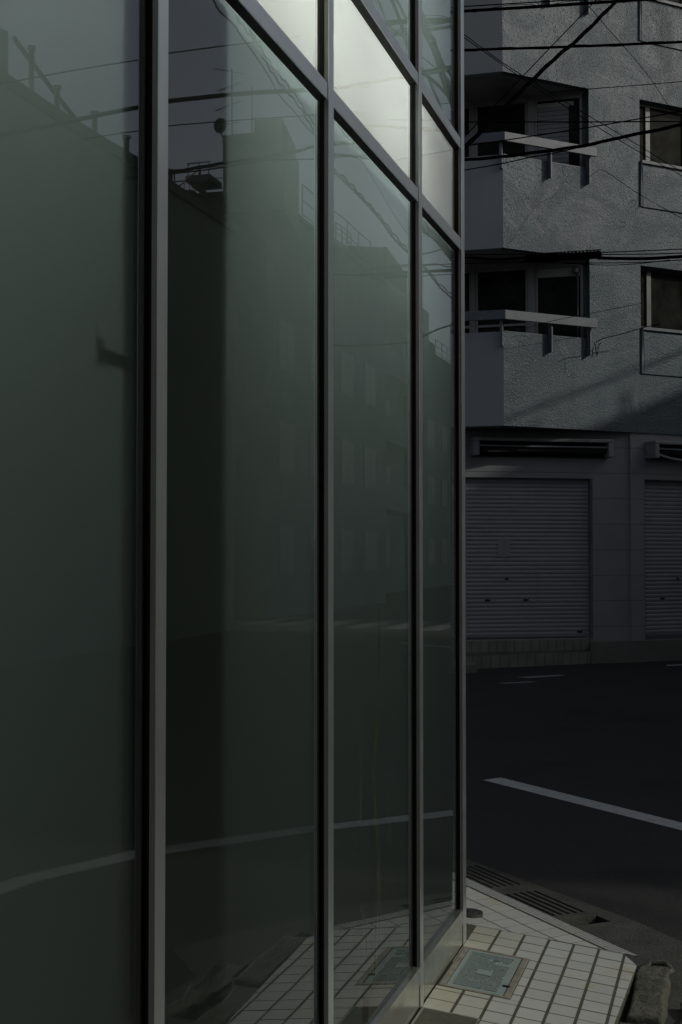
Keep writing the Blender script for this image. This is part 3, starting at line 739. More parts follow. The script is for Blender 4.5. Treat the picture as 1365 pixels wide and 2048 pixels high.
# awning boxes
def awning(fr, s0, s1, off, torn=False):
    c = MB(); d = .24
    c.lbox(fr, s0, s1, off, d, 3.345, 3.40); c.lbox(fr, s0, s0+.09, off, d, 3.12, 3.3445); c.lbox(fr, s1-.09, s1, off, d, 3.12, 3.3445)
    o = c.build('awning_box', M['awning'], T, bevel=.012)
    b = MB(); b.lbox(fr, s0+.0905, s1-.0905, off, .06, 3.12, 3.344); b.build('casing_back', M['black'], o)
    r_ = MB(); r_.tube([(*fr(s0+.10, .13), 3.235), (*fr(s1-.10, .13), 3.235)], .065, 12); r_.build('awning_roll', M['roller'], o)
    r_ = MB(); r_.lbox(fr, s0+.095, s1-.095, .20, .225, 3.26, 3.285); r_.build('front_bar', M['rail'], o)
    if torn:
        e = MB(); n = 14
        for i in range(n):
            f0, f1 = i/n, (i+1)/n
            za = 3.16-.07*math.sin(math.pi*min(1, f0*1.6)); zb = 3.16-.07*math.sin(math.pi*min(1, f1*1.6))
            A = fr(s0+.12+f0*1.6, .20); B = fr(s0+.12+f1*1.6, .20)
            e.face([(*A, za), (*B, zb), (*B, zb+.035), (*A, za+.035)])
        e.build('loose_valance', M['awning'], o)
awning(G, -2.06, .27, .001)
awning(F, 2.78, 5.1, -.029, True)
# steps and plinth
m = MB(); m.prism([(-8.2, 17.55), (-3.897, 20.565), (-2.08, 21.84), (-2.15, 22.05), G(-8, .0)], -.149, .228); m.build('step', M['step_tile'], T)
m = MB(); m.prism([(-7.5, 16.4), (-3.72, 20.035), (-2.12, 21.55), (-2.20, 21.75), (-3.95, 20.53), (-8.2, 17.54)], -.149, .048); m.build('step', M['step_tile'], T)
m = MB(); m.prism([(-5.2, 17.6), (-3.74, 19.25), (-3.55, 19.5), (-3.73, 20.02), (-5.5, 18.3)], -.149, -.03); m.build('step', M['step'], T)
m = MB(); m.prism([(-2.11, 21.56), (-1.30, 22.15), F(7.2, .20), F(7.2, 0), F(2.49, -.02), G(.66, -.01), G(0, -.01)], -.149, .19); m.build('plinth', M['step'], T)

# ------------------------------------------------------------------ overhead cables
def smooth(pts, n=8):
    P = [Vector(p) for p in pts]; P = [P[0]*2-P[1]]+P+[P[-1]*2-P[-2]]; out = []
    for i in range(1, len(P)-2):
        for k in range(n):
            t_ = k/n; a, b, c, d = P[i-1:i+3]
            out.append(.5*((2*b)+(c-a)*t_+(2*a-5*b+4*c-d)*t_*t_+(3*b-a-3*c+d)*t_**3))
    out.append(P[-2]); return out
def make_wire(lab, r, st, pts, grp):
    S = smooth(pts); m = MB(); n = len(S)
    d = (S[-1]-S[0]); L = d.length; d.normalize(); u = d.cross(Vector((0, 0, 1))).normalized(); v = u.cross(d)
    if st == 'twist':
        for k in range(3):
            pp = []
            for i, p in enumerate(S):
                a = (p-S[0]).length*5.5+k*2.1
                pp.append(p+u*math.cos(a)*r*.75+v*math.sin(a)*r*.75)
            m.tube(pp, r*.55, 6)
    elif st == 'wave':
        m.tube([p+v*math.sin((p-S[0]).length*7+r*900)*r*1.6 for p in S], r, 6)
    elif st in ('wrap', 'loops'):
        m.tube(S, r, 8); pp = []
        fine = []
        for i in range(n-1):
            for k in range(4): fine.append(S[i].lerp(S[i+1], k/4))
        for p in fine:
            a = (p-S[0]).length
            if st == 'loops': off = v*(abs(math.sin(a*4.2))*r*2.6-r*.6)+u*math.cos(a*4.2)*r*1.5
            else: off = u*math.cos(a*9)*r*1.12+v*math.sin(a*9)*r*1.12
            pp.append(p+off)
        m.tube(pp, max(r*.16, .003), 5)
    else: m.tube(S, r, 6)
    return tag(m.build('overhead_cable', M['cable']), lab, 'cable', grp)
WIRES = [
 ('thick black cable with spiral hanger loops crossing the top right corner', 0.016, 'loops',
  [(-10.447, 14.505, 7.297), (-6.925, 13.828, 7.226), (-4.812, 13.421, 7.115), (-3.56, 13.181, 7.025), (-2.934, 13.06, 6.974), (-2.621, 13.0, 6.946), (-2.465, 12.97, 6.932), (-1.708, 12.82, 6.832), (-1.003, 12.673, 6.742), (-0.22, 12.5, 6.634), (0.264, 12.393, 6.567), (0.941, 12.243, 6.474)]),
 ('thin steel wire just above the topmost thick cable', 0.006, '',
  [(-10.442, 14.504, 7.368), (-6.923, 13.827, 7.292), (-4.811, 13.421, 7.173), (-3.56, 13.18, 7.077), (-2.934, 13.06, 7.021), (-2.621, 13.0, 6.992), (-2.465, 12.97, 6.977), (-1.415, 12.76, 6.838), (-0.219, 12.5, 6.676), (0.265, 12.395, 6.61), (0.943, 12.247, 6.519)]),
 ('thick nearly level black cable passing above the uppermost right window', 0.0125, 'wrap',
  [(-10.346, 13.804, 6.897), (-6.825, 13.217, 6.791), (-4.713, 12.865, 6.626), (-3.461, 12.656, 6.493), (-2.835, 12.552, 6.416), (-2.522, 12.5, 6.375), (-2.372, 12.475, 6.355), (-1.32, 12.292, 6.212), (-0.365, 12.113, 6.087), (0.201, 12.0, 6.011), (0.687, 11.903, 5.946), (1.368, 11.767, 5.854)]),
 ('twisted black cable rising steeply from the glass corner to the top edge', 0.014, 'twist',
  [(-2.61, 5.817, 3.116), (-2.253, 7.249, 3.348), (-2.039, 8.109, 3.71), (-1.912, 8.618, 4.003), (-1.849, 8.873, 4.171), (-1.817, 9.0, 4.261), (-1.754, 9.253, 4.443), (-1.498, 10.093, 5.079), (-1.299, 10.63, 5.509), (-1.14, 10.989, 5.793), (-0.893, 11.549, 6.284), (-0.676, 12.0, 6.696), (-0.542, 12.278, 6.943), (-0.274, 12.835, 7.395), (0.328, 14.087, 8.202)]),
 ('thin black wire rising steeply beside the twisted cable', 0.0045, '',
  [(-3.46, 7.301, 3.258), (-2.847, 8.515, 3.523), (-2.479, 9.244, 3.937), (-2.261, 9.676, 4.272), (-2.152, 9.892, 4.464), (-2.097, 10.0, 4.567), (-1.794, 10.6, 5.149), (-1.554, 11.029, 5.589), (-1.294, 11.459, 6.048), (-1.09, 11.773, 6.395), (-0.936, 12.0, 6.651), (-0.772, 12.242, 6.916), (-0.443, 12.726, 7.401), (0.295, 13.815, 8.268)]),
 ('thin grey wire sloping down rightward from the glass corner to the right window', 0.004, '',
  [(-2.847, 7.091, 5.726), (-2.564, 8.85, 5.783), (-2.394, 9.905, 5.873), (-2.294, 10.531, 5.946), (-2.243, 10.844, 5.988), (-2.218, 11.0, 6.01), (-2.166, 11.323, 6.057), (-1.949, 12.504, 6.156), (-1.516, 14.076, 6.239), (-1.045, 15.392, 6.246), (-0.513, 16.659, 6.187), (0.16, 18.0, 6.104), (0.384, 18.446, 6.076), (0.697, 19.071, 6.038)]),
 ('very thin wire running just under the sloping grey wire', 0.004, '',
  [(-2.807, 7.075, 5.745), (-2.542, 8.841, 5.796), (-2.383, 9.901, 5.874), (-2.289, 10.529, 5.937), (-2.242, 10.843, 5.974), (-2.218, 11.0, 5.993), (-2.168, 11.333, 6.035), (-1.863, 12.875, 6.155), (-1.4, 14.466, 6.196), (-1.024, 15.49, 6.182), (-0.514, 16.667, 6.14), (0.16, 18.0, 6.059), (0.385, 18.446, 6.032), (0.701, 19.069, 5.994)]),
 ('fine wire dropping steeply onto the upper right window lintel', 0.004, '',
  [(-1.45, 14.0, 7.388), (-1.325, 15.515, 7.634), (-1.224, 16.395, 7.75), (-1.016, 17.88, 7.89), (-0.797, 19.429, 7.934), (-0.701, 20.0, 7.933)]),
 ('fine wire rising slightly rightward at the balcony soffit corner', 0.0045, '',
  [(-1.891, 15.0, 6.738), (-1.449, 15.0, 6.735), (-0.907, 15.0, 6.727), (-0.455, 15.0, 6.722), (0.145, 15.0, 6.723), (0.645, 15.0, 6.724), (1.345, 15.0, 6.725)]),
 ('level black wire crossing the upper balcony windows', 0.0065, '',
  [(-10.849, 14.0, 6.534), (-7.263, 14.0, 6.463), (-5.111, 14.0, 6.352), (-3.836, 14.0, 6.263), (-3.199, 14.0, 6.211), (-2.88, 14.0, 6.184), (-2.675, 14.0, 6.166), (-1.508, 14.0, 6.062), (-0.427, 14.0, 5.971), (0.228, 14.0, 5.913), (0.726, 14.0, 5.869), (1.423, 14.0, 5.807)]),
 ('black wire rising rightward over the upper balcony handrail', 0.0065, '',
  [(-10.793, 17.139, 6.295), (-7.326, 16.176, 6.276), (-5.245, 15.599, 6.246), (-4.012, 15.257, 6.222), (-3.395, 15.086, 6.208), (-3.087, 15.0, 6.201), (-2.842, 14.932, 6.195), (-2.191, 14.747, 6.175), (-1.295, 14.476, 6.152), (-0.433, 14.196, 6.141), (0.134, 14.0, 6.139), (0.607, 13.837, 6.137), (1.268, 13.608, 6.135)]),
 ('thick bundled black cable curving over the upper balcony parapet', 0.0145, 'twist',
  [(-10.511, 16.242, 6.2), (-7.077, 15.233, 6.112), (-5.017, 14.628, 5.975), (-3.797, 14.269, 5.863), (-3.186, 14.09, 5.799), (-2.881, 14.0, 5.765), (-2.653, 13.933, 5.739), (-2.207, 13.799, 5.701), (-1.957, 13.722, 5.69), (-1.36, 13.53, 5.666), (-1.007, 13.41, 5.681), (-0.713, 13.308, 5.684), (-0.403, 13.197, 5.691), (0.123, 13.0, 5.711), (0.591, 12.825, 5.729), (1.246, 12.579, 5.754)]),
 ('lower thin black wire joining the bundled cable at the parapet', 0.006, '',
  [(-10.398, 16.734, 5.696), (-7.016, 15.503, 5.683), (-4.986, 14.765, 5.662), (-3.783, 14.328, 5.646), (-3.182, 14.109, 5.636), (-2.881, 14.0, 5.631), (-2.65, 13.916, 5.627), (-2.254, 13.769, 5.618), (-1.926, 13.643, 5.624), (-1.659, 13.538, 5.618), (-1.322, 13.4, 5.625)]),
 ('thick black cable leaving the splice box towards the right edge', 0.016, '',
  [(-1.194, 13.0, 4.413), (-0.983, 13.0, 4.396), (-0.704, 13.0, 4.379), (-0.406, 13.0, 4.38), (0.201, 13.0, 4.38), (0.701, 13.0, 4.38), (1.401, 13.0, 4.38)]),
 ('thick black cable entering the splice box from the glass corner', 0.011, '',
  [(-10.703, 13.0, 4.835), (-7.114, 13.0, 4.77), (-4.961, 13.0, 4.67), (-3.685, 13.0, 4.588), (-3.047, 13.0, 4.541), (-2.728, 13.0, 4.516), (-2.478, 13.0, 4.496), (-2.181, 13.0, 4.463), (-1.859, 13.0, 4.458)]),
 ('steel hanger wire above the splice box cable', 0.005, '',
  [(-10.736, 13.05, 4.617), (-7.137, 13.05, 4.601), (-4.978, 13.05, 4.575), (-3.698, 13.05, 4.555), (-3.058, 13.05, 4.543), (-2.738, 13.05, 4.537), (-2.487, 13.05, 4.532), (-1.895, 13.05, 4.505), (-1.161, 13.05, 4.475), (-0.407, 13.05, 4.461), (0.113, 13.05, 4.457), (0.613, 13.05, 4.453), (1.313, 13.05, 4.448)]),
 ('second steel wire lying just over the splice box cable', 0.005, '',
  [(-1.203, 13.1, 4.469), (-0.71, 13.1, 4.443), (-0.409, 13.1, 4.434), (0.113, 13.1, 4.416), (0.613, 13.1, 4.399), (1.312, 13.1, 4.375)]),
 ('thin wire hanging just below the splice box', 0.0045, '',
  [(-10.743, 13.1, 4.628), (-7.146, 13.1, 4.595), (-4.987, 13.1, 4.545), (-3.708, 13.1, 4.505), (-3.069, 13.1, 4.481), (-2.749, 13.1, 4.469), (-2.497, 13.1, 4.459), (-1.902, 13.1, 4.433), (-1.166, 13.1, 4.384), (-0.71, 13.1, 4.367), (-0.41, 13.1, 4.368), (0.112, 13.1, 4.364), (0.612, 13.1, 4.36), (1.312, 13.1, 4.355)]),
 ('lowest thin wire under the splice box against the window heads', 0.004, '',
  [(-10.763, 13.2, 4.689), (-7.166, 13.2, 4.654), (-5.008, 13.2, 4.599), (-3.729, 13.2, 4.555), (-3.09, 13.2, 4.53), (-2.77, 13.2, 4.516), (-2.516, 13.2, 4.505), (-1.917, 13.2, 4.469), (-1.175, 13.2, 4.386), (-0.809, 13.2, 4.379), (-0.529, 13.2, 4.396)]),
 ('fine wire rising from the lower balcony handrail to the right window', 0.0045, '',
  [(-2.983, 20.0, 4.917), (-2.584, 20.373, 5.087), (-2.104, 20.799, 5.242), (-1.681, 21.165, 5.377), (-1.284, 21.5, 5.502)]),
 ('fine wire sagging from the balcony corner up to the right window sill', 0.007, '',
  [(-1.978, 21.2, 4.874), (-1.848, 21.303, 4.947), (-1.63, 21.465, 5.017), (-1.299, 21.711, 5.144), (-1.039, 21.9, 5.226)]),
 ('fine wire looping off the upper balcony corner and dropping to the right edge', 0.0045, '',
  [(-2.133, 21.2, 7.506), (-2.065, 21.139, 7.453), (-1.963, 21.038, 7.488), (-1.888, 20.968, 7.502), (-1.757, 20.854, 7.422), (-1.24, 20.323, 6.907), (-0.611, 19.661, 6.347), (-0.031, 19.0, 5.82), (0.252, 18.678, 5.563), (0.648, 18.226, 5.203)]),
 ('thin wire mirrored in the left pane above the roof pipes', 0.006, '',
  [(6.586, 1.918, 2.89), (5.085, 5.33, 3.737), (4.184, 7.377, 4.451), (3.65, 8.59, 4.946), (3.25, 9.5, 5.353), (3.195, 9.625, 5.411), (2.718, 10.551, 5.832), (2.529, 10.866, 5.986), (2.024, 11.599, 6.295), (1.718, 12.0, 6.472)]),
 ('thick black cable mirrored across the two left panes', 0.022, '',
  [(10.021, 5.204, 3.444), (7.217, 7.812, 4.15), (5.535, 9.377, 4.744), (4.539, 10.304, 5.157), (3.791, 11.0, 5.496), (3.604, 11.174, 5.584), (3.177, 11.553, 5.782), (2.955, 11.742, 5.88), (2.431, 12.162, 6.035), (1.731, 12.69, 6.198), (1.299, 13.0, 6.3)]),
 ('thin wire mirrored just under the thick cable of the left panes', 0.006, '',
  [(3.946, 12.0, 5.687), (3.798, 12.141, 5.741), (3.553, 12.37, 5.839), (3.319, 12.583, 5.934), (2.766, 13.055, 6.088), (2.024, 13.65, 6.271), (1.564, 14.0, 6.378)]),
 ('bundled cable mirrored in front of the rooftop stair', 0.018, 'twist',
  [(4.455, 14.0, 5.864), (4.156, 14.518, 6.045), (3.75, 15.163, 6.299), (3.367, 15.712, 6.502), (3.049, 16.144, 6.688), (2.885, 16.363, 6.796), (2.359, 17.0, 6.997)]),
 ('wire mirrored just under the bundled cable by the rooftop stair', 0.009, '',
  [(4.455, 14.0, 5.853), (4.157, 14.521, 6.028), (3.75, 15.165, 6.25), (3.369, 15.72, 6.467), (2.883, 16.359, 6.627), (2.359, 17.0, 6.818)]),
 ('kinked thin wire mirrored above the dish of the tower roof', 0.009, '',
  [(1.92, 10.0, 6.186), (2.254, 11.143, 6.536), (2.448, 11.803, 6.716), (2.696, 12.864, 7.012), (2.893, 13.618, 7.182), (3.251, 15.195, 7.5), (3.511, 16.414, 7.694), (3.652, 17.05, 7.773), (3.841, 18.368, 7.949), (3.952, 19.196, 8.031), (4.026, 20.0, 8.11)]),
 ('wavy cable mirrored close under the lower glass transom', 0.012, 'wave',
  [(1.683, 10.0, 6.057), (2.187, 11.641, 6.539), (2.654, 13.384, 6.99), (3.116, 15.267, 7.39), (3.377, 16.565, 7.633), (3.608, 17.881, 7.844), (3.816, 19.014, 7.978), (3.961, 20.0, 8.081)]),
 ('second wavy cable mirrored beside the lower glass transom', 0.012, 'wave',
  [(1.62, 10.0, 6.049), (2.351, 12.364, 6.734), (2.829, 14.173, 7.183), (3.176, 15.725, 7.523), (3.485, 17.277, 7.812), (3.735, 18.56, 8.0), (3.961, 20.0, 8.184)]),
 ('twisted service cable mirrored across the third pane sky', 0.016, 'twist',
  [(2.435, 15.0, 6.207), (2.642, 16.288, 6.415), (2.822, 17.552, 6.588), (2.979, 18.91, 6.75), (3.167, 20.669, 6.888), (3.327, 22.324, 6.949), (3.392, 23.729, 6.993), (3.415, 25.087, 7.015), (3.454, 26.664, 6.96), (3.412, 28.0, 6.924)]),
 ('second strand of the twisted service cable mirrored in the third pane', 0.013, 'wave',
  [(2.435, 15.0, 6.242), (2.658, 16.342, 6.456), (2.814, 17.522, 6.634), (3.007, 19.099, 6.815), (3.2, 20.962, 6.96), (3.337, 22.547, 7.025), (3.416, 23.915, 7.053), (3.437, 25.187, 7.075), (3.466, 26.721, 7.033), (3.412, 28.0, 7.02)]),
 ('fine wire mirrored between the tower and the stepped roofs', 0.006, '',
  [(2.435, 15.0, 6.816), (2.822, 16.899, 7.259), (3.341, 19.668, 7.798), (3.804, 22.288, 8.184), (4.306, 25.503, 8.513), (4.585, 27.686, 8.657), (4.795, 30.0, 8.761)]),
 ('short level cable mirrored below the transom of the third pane', 0.012, '',
  [(1.825, 13.0, 5.746), (1.813, 13.465, 5.892), (1.776, 14.197, 6.076), (1.71, 15.0, 6.264)]),
 ('knotted level cable mirrored below the transom of the third pane', 0.012, 'wrap',
  [(1.825, 13.0, 5.634), (1.793, 13.397, 5.744), (1.763, 13.709, 5.825), (1.732, 13.996, 5.888), (1.677, 14.424, 5.983), (1.591, 15.0, 6.097)]),
 ('cable bundle with hanger rungs mirrored below the last transom', 0.045, 'wrap',
  [(1.297, 15.0, 5.432), (1.271, 15.411, 5.399), (1.23, 15.726, 5.385), (1.194, 16.048, 5.357), (1.171, 16.394, 5.307), (1.146, 16.648, 5.271), (1.098, 17.0, 5.226)]),
 ('level wire mirrored in the last pane under the cable bundle', 0.009, '',
  [(1.527, 16.0, 5.233), (1.402, 16.0, 5.243), (1.308, 16.0, 5.256), (1.184, 16.0, 5.285)]),
 ('kinked level wire mirrored in the last pane', 0.008, '',
  [(1.841, 16.0, 5.104), (1.745, 16.126, 5.142), (1.499, 16.437, 5.204), (1.372, 16.592, 5.235), (1.28, 16.708, 5.222), (1.192, 16.814, 5.238), (1.033, 17.0, 5.267)]),
 ('lowest level wire mirrored in the last pane', 0.008, '',
  [(2.74, 16.0, 5.069), (2.296, 16.267, 5.084), (1.729, 16.6, 5.143), (1.557, 16.7, 5.166), (1.209, 16.9, 5.205), (1.033, 17.0, 5.222)]),
 ('drooping cable mirrored above the far railing of the last pane', 0.018, '',
  [(3.959, 20.0, 4.841), (3.585, 20.39, 4.852), (3.197, 20.78, 4.909), (2.797, 21.172, 4.998), (2.563, 21.422, 5.157), (2.393, 21.599, 5.267), (2.183, 21.803, 5.365), (1.97, 22.0, 5.428)]),
 ('fine wire mirrored in the uppermost glass of the third pane', 0.008, '',
  [(1.015, 12.0, 6.829), (1.043, 12.312, 6.863), (1.093, 12.759, 6.897), (1.121, 13.096, 6.918), (1.094, 13.639, 6.982), (1.119, 14.0, 6.988)]),
 ('dark cable mirrored in the uppermost glass of the third pane', 0.016, '',
  [(0.866, 12.0, 6.812), (0.902, 12.318, 6.849), (0.955, 12.755, 6.89), (1.002, 13.122, 6.915), (1.073, 13.619, 6.936), (1.119, 14.0, 6.945)]),
 ('second dark cable mirrored in the uppermost glass of the third pane', 0.014, '',
  [(0.89, 12.0, 6.815), (0.92, 12.55, 6.943), (0.962, 12.932, 7.009), (1.005, 13.329, 7.071), (1.009, 14.0, 7.204)]),
 ('heavy level cable mirrored through the two uppermost panes', 0.026, 'loops',
  [(0.871, 12.0, 6.499), (0.768, 12.084, 6.533), (0.61, 12.209, 6.573), (0.442, 12.34, 6.61), (0.334, 12.423, 6.629), (0.234, 12.5, 6.653)]),
 ('thick rope of cables mirrored diagonally in the uppermost last pane', 0.036, 'wrap',
  [(0.455, 11.5, 6.383), (0.519, 11.99, 6.433), (0.558, 12.475, 6.476), (0.597, 12.953, 6.506), (0.666, 13.528, 6.521), (0.709, 14.074, 6.523), (0.742, 14.542, 6.514), (0.782, 15.0, 6.491)]),
 ('cable mirrored leaving the thick rope in the uppermost last pane', 0.016, '',
  [(0.456, 12.0, 6.291), (0.508, 12.441, 6.391), (0.596, 13.071, 6.518), (0.66, 13.703, 6.643), (0.7, 14.249, 6.75), (0.74, 15.0, 6.89)]),
 ('cable mirrored falling left of the thick rope in the last pane', 0.015, '',
  [(0.569, 12.0, 6.089), (0.629, 12.439, 6.187), (0.712, 13.085, 6.323), (0.81, 13.781, 6.452), (0.904, 14.427, 6.558), (0.99, 15.0, 6.642)]),
 ('cable mirrored crossing under the thick rope in the last pane', 0.018, '',
  [(0.569, 12.0, 6.033), (0.599, 12.302, 6.107), (0.658, 13.073, 6.298), (0.723, 13.876, 6.47), (0.767, 14.498, 6.591), (0.799, 15.0, 6.682)]),
 ('short level cable mirrored crossing the thick rope in the last pane', 0.018, '',
  [(0.559, 12.0, 6.014), (0.521, 12.061, 6.035), (0.454, 12.166, 6.079), (0.401, 12.251, 6.122), (0.324, 12.367, 6.165), (0.235, 12.5, 6.216)]),
 ('fine wire mirrored crossing the thick rope in the last pane', 0.006, '',
  [(0.583, 12.0, 6.183), (0.603, 12.324, 6.268), (0.662, 13.26, 6.484), (0.713, 14.314, 6.696), (0.74, 15.0, 6.815)]),
]
SPL = [(-1.888, 13.0, 4.47), (-1.156, 13.0, 4.423)]
ND = 22
for k, (lab, r, st, pts) in enumerate(WIRES):
    make_wire(lab, r, st, pts, 'overhead cables strung over the crossing' if k < ND else 'overhead cables seen mirrored in the glass')

# splice box on the middle cable
def sb(px0, y): pass
t = empty('splice_box', 'long black cable splice box hanging before the balcony soffit', 'splice box')
A, B = Vector(SPL[0]), Vector(SPL[1])
ex = (B-A).normalized()
def sp(s, w_): p = A+ex*s; n_ = Vector((ex.y, -ex.x, 0)); return (p.x+n_.x*w_, p.y+n_.y*w_)
LL = (B-A).length; zc = (A.z+B.z)/2
m = MB(); m.prism([sp(0, -.04), sp(LL, -.04), sp(LL, .04), sp(0, .04)], zc-.034, zc+.026); m.build('case', M['cable'], t, bevel=.008)
m = MB()
k = 0.03
while k < LL-.03:
    m.prism([sp(k, -.012), sp(k+.014, -.012), sp(k+.014, .012), sp(k, .012)], zc+.0265, zc+.040); k += .035
m.tube([(*sp(0, 0), zc+.044), (*sp(LL, 0), zc+.044)], .005, 6); m.build('hanger_clips', M['cable'], t)

t = empty('utility_pole', 'grey concrete utility pole with two crossarms standing just right of the photo edge', 'utility pole')
m = MB(); m.tube([(.42, 13.5, -.2), (.42, 13.5, 4.5), (.42, 13.5, 9.8)], .16, 16, rad=[.17, .15, .12]); m.build('post', M['old_concrete'], t)
for z in (7.45, 8.6):
    m = MB(); m.box(.02, .95, 13.31, 13.38, z, z+.08); m.build('crossarm', M['steel'], t)
    for x in (.08, .28, .62, .88):
        m = MB(); m.cyl((x, 13.345), .035, z+.081, z+.20, 12, .025); m.build('insulator', M['blind'], t)

# wall bracket wire drop at the lower balcony corner
m = MB(); pts = smooth([(-2.04, 21.60, 4.93), (-2.02, 21.61, 4.86), (-2.01, 21.62, 4.76), (-2.0, 21.62, 4.73), (-1.985, 21.63, 4.78), (-1.98, 21.63, 4.87), (-1.94, 21.64, 4.92)])
m.tube(pts, .007, 6); tag(m.build('wire_drop', M['cable']), 'short looped black wire hanging from the lower balcony corner', 'wire')

# ------------------------------------------------------------------ buildings mirrored in the glass
def facade_windows(parent, x, y0_, y1_, zs, pitch=2.6, wd=1.4, ht=1.3, first=.8):
    y = y0_+first
    while y+wd < y1_:
        for z in zs:
            f_ = MB(); f_.box(x-.03, x-.001, y-.06, y+wd+.06, z-.06, z+ht+.06); o = f_.build('window', M['farframe'], parent)
            g_ = MB(); g_.box(x-.034, x-.0305, y, y+wd/2-.03, z, z+ht); g_.box(x-.034, x-.0305, y+wd/2+.03, y+wd, z, z+ht); g_.build('pane', M['farpane'], o)
        y += pitch
A_ = empty('long_house', 'long flat-roofed house mirrored in the left panes, with vent pipes along its roof', 'building')
m = MB(); m.box(8.5, 15, 8.35, 28.4, -.2, 8.75); m.build('wall', M['bwall'], A_)
m = MB(); m.box(8.42, 15.1, 8.27, 28.5, 8.751, 8.95); m.build('roof', M['bdark'], A_)
m = MB(); m.prism([(9.2, 14.0), (9.2, 18.6), (9.0, 19.3), (12, 19.3), (12, 14.0)], 8.951, 10.05); m.build('rooftop_room', M['bwall'], A_)
for y, z in ((19.36, 9.75), (20.26, 9.40), (21.60, 9.38), (22.79, 9.30), (24.9, 9.25)):
    m = MB(); m.tube([(8.6, y, 8.9), (8.6, y, z)], .05, 10); m.tube([(8.6, y, z-.02), (8.6, y, z+.03)], .075, 10); m.build('vent_pipe', M['steel'], A_)
m = MB(); m.tube([(8.9, 19.3, 9.95), (8.62, 21.3, 9.0)], .035, 6); m.tube([(8.9, 19.32, 9.88), (8.62, 21.3, 8.96)], .02, 6); m.build('stair_rail', M['steel'], A_)

B_ = empty('stair_tower', 'square rooftop stair tower with outside stair mirrored in the second pane', 'building')
m = MB(); m.prism([(8.95, 33.0), (10.56, 33.0), (10.9, 38), (9.45, 36.0)], 10.5, 12.58); m.build('tower', M['bwall2'], B_)
m = MB(); m.prism([(8.99, 33.05), (9.74, 33.05), (9.9, 35.5), (9.4, 35.5)], 12.581, 12.92); m.build('roof_hatch', M['bwall'], B_)
m = MB(); m.box(9.5, 18, 33.2, 46, -.2, 10.99); m.build('wall', M['bwall2'], B_)
m = MB(); m.box(9.42, 18, 33.1, 46.05, 10.991, 11.12); m.build('roof', M['bdark'], B_)
m = MB(); m.prism([(10.56, 32.0), (11.25, 32.0), (11.25, 32.9), (10.56, 32.9)], 11.12, 11.28)
for x in (10.62, 10.9, 11.2): m.tube([(x, 32.05, 11.28), (x, 32.05, 11.62)], .015, 5)
m.tube([(10.56, 32.05, 11.62), (11.22, 32.05, 11.60)], .018, 5); m.build('stair_landing', M['steel'], B_)
m = MB()
for k in range(9):
    x = 10.75+k*.14; z = 11.1-k*.11
    m.box(x, x+.15, 31.9, 32.6, z-.05, z)
    m.tube([(x+.07, 31.9, z), (x+.07, 31.9, z+.38)], .010, 5)
m.tube([(10.75, 31.9, 11.48), (12.0, 31.9, 10.5)], .018, 5); m.build('stair', M['steel'], B_)
def railing(parent, P, Q, z, h=.9, n=6):
    m = MB(); P = Vector(P); Q = Vector(Q)
    for k in range(n+1):
        a = P.lerp(Q, k/n); m.tube([(a.x, a.y, z), (a.x, a.y, z+h)], .022, 5)
    for hh in (h, h*.55, h*.15): m.tube([(P.x, P.y, z+hh), (Q.x, Q.y, z+hh)], .02, 5)
    m.build('railing', M['steel'], parent)
railing(B_, (9.5, 36.5, 0), (9.5, 44, 0), 11.12, 1.0, 5)
railing(B_, (10.6, 33.2, 0), (15, 33.2, 0), 11.12, .7, 6)
facade_windows(B_, 9.5, 33.5, 45.5, (1.0, 3.8, 6.6), pitch=3.0)
# aerials
t = empty('tv_antenna', 'tall multi-element television aerial mirrored on top of the stair tower', 'antenna')
m = MB(); m.tube([(10.48, 33.5, 12.58), (10.50, 33.5, 14.5)], .022, 6); m.build('mast', M['steel'], t)
for z, l, tl in ((14.42, .75, -.22), (14.05, .55, .16), (13.55, .7, .2), (13.05, .5, .05)):
    m = MB(); m.tube([(10.5-l*.35, 33.5, z+tl*.3), (10.5+l*.65, 33.5, z-tl*.6)], .012, 5)
    for k in range(6):
        f_ = k/5; x = 10.5-l*.35+l*f_; zz = z+tl*.3-tl*.9*f_
        m.tube([(x, 33.3, zz-.05), (x, 33.7, zz+.05)], .007, 4)
    m.build('element', M['steel'], t)
t = empty('satellite_dish', 'round satellite dish mirrored on the left corner of the stair tower roof', 'satellite dish')
m = MB()
C0 = Vector((10.80, 33.4, 12.98)); rr_ = .21
rings = []
for j in range(5):
    r_ = rr_*j/4; rings.append([(C0.x+math.cos(k*math.pi/10)*r_, C0.y+.35*(1-(j/4)**2)*.3, C0.z+math.sin(k*math.pi/10)*r_) for k in range(20)])
for j in range(1, 4):
    for k in range(20): m.face([rings[j][k], rings[j][(k+1) % 20], rings[j+1][(k+1) % 20], rings[j+1][k]], smooth=True)
m.face(rings[1]); o = m.build('dish', M['steel'], t)
s_ = o.modifiers.new('thickness', 'SOLIDIFY'); s_.thickness = .02
m = MB(); m.tube([(10.62, 33.4, 12.45), (10.78, 33.45, 12.75), (10.80, 33.45, 12.95)], .02, 6); m.build('arm', M['steel'], t)
t = MB(); t.tube([(9.96, 33.5, 12.58), (9.97, 33.5, 13.98)], .016, 6); t.tube([(9.97, 33.5, 12.95), (9.85, 33.5, 13.2)], .008, 4)
tag(t.build('roof_pole', M['steel']), 'thin bare pole mirrored beside the television aerial', 'pole')

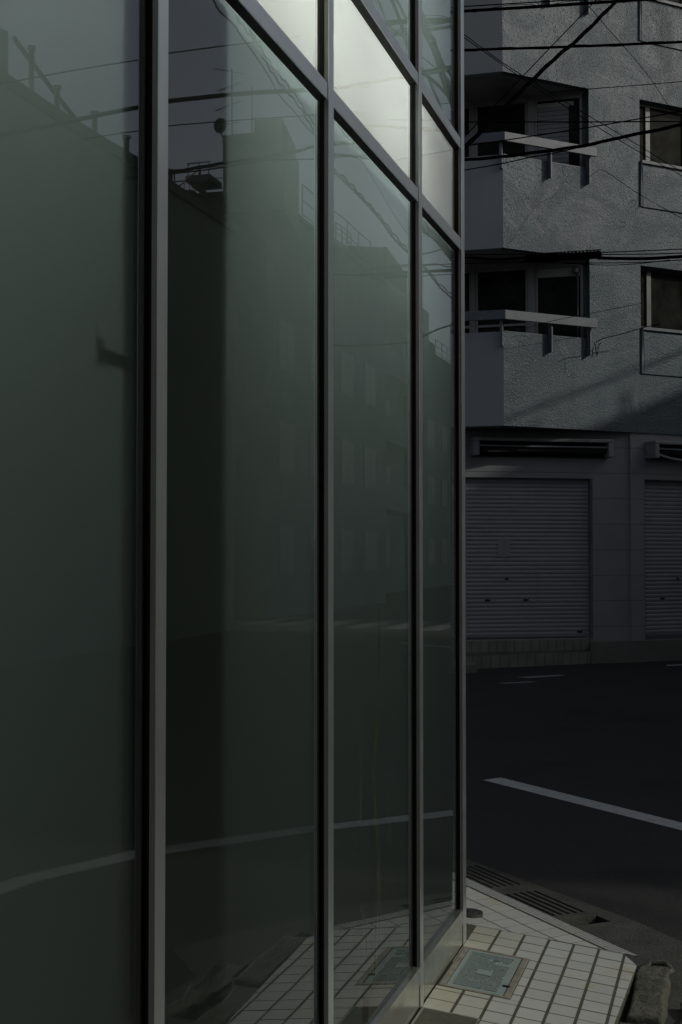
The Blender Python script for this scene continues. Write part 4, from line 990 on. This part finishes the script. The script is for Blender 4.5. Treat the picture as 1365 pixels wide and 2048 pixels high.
C_ = empty('stepped_flats', 'apartment house with stepped balconies mirrored in the third pane', 'building')
for (y0_, y1_, z1, nm) in ((47.5, 50.6, 13.15, 'wall'), (50.6, 54.8, 13.35, 'wall'), (54.8, 59.4, 12.9, 'wall')):
    m = MB(); m.box(12, 20, y0_+.001, y1_, -.2, z1); m.build(nm, M['bwall2'], C_)
m = MB(); m.prism([(11.8, 50.2), (11.8, 55), (13.5, 55), (13.5, 50.2)], 13.351, lambda x, y: 13.6+(y-50.2)*.2+(13.5-x)*-.05); m.build('roof', M['bdark'], C_)
m = MB(); m.prism([(11.7, 55), (11.7, 58.7), (14, 58.7), (14, 55)], 12.901, lambda x, y: 14.5-(y-55)*.12); m.build('roof', M['bdark'], C_)
for z in (3.3, 6.0, 8.7, 11.4):
    m = MB(); m.box(10.9, 11.999, 47.6, 59.6, z, z+.16); m.box(10.9, 11.0, 47.6, 59.6, z+.161, z+1.05); m.build('balcony', M['bwall'], C_)
railing(C_, (12, 47.7, 0), (12, 50.4, 0), 13.15, .85, 4)
facade_windows(C_, 12, 47.8, 59, (1, 4.0, 6.8, 9.4), pitch=3.2)
D_ = empty('lower_flats', 'lower far house with a roof railing mirrored in the last pane', 'building')
for (y0_, y1_, z1) in ((60, 64.6, 12.55), (64.601, 66, 12.0), (66.001, 84, 11.55)):
    m = MB(); m.box(12, 20, y0_, y1_, -.2, z1); m.build('wall', M['bwall'], D_)
railing(D_, (12, 66.2, 0), (12, 83, 0), 11.55, .75, 12)
facade_windows(D_, 12, 60.5, 83, (1, 4.0, 6.8), pitch=3.2)
t = empty('roof_antenna', 'small roof aerial mirrored above the far railing of the last pane', 'antenna')
m = MB(); m.tube([(11.9, 69.5, 11.5), (11.9, 69.5, 13.6)], .03, 5); m.tube([(11.5, 69.0, 13.45), (12.1, 70.6, 13.6)], .02, 5); m.build('mast', M['steel'], t)
m = MB(); m.tube([(12.0, 70.4, 13.2), (12.12, 70.62, 13.6), (12.0, 70.5, 14.0)], .018, 5); m.build('element', M['steel'], t)
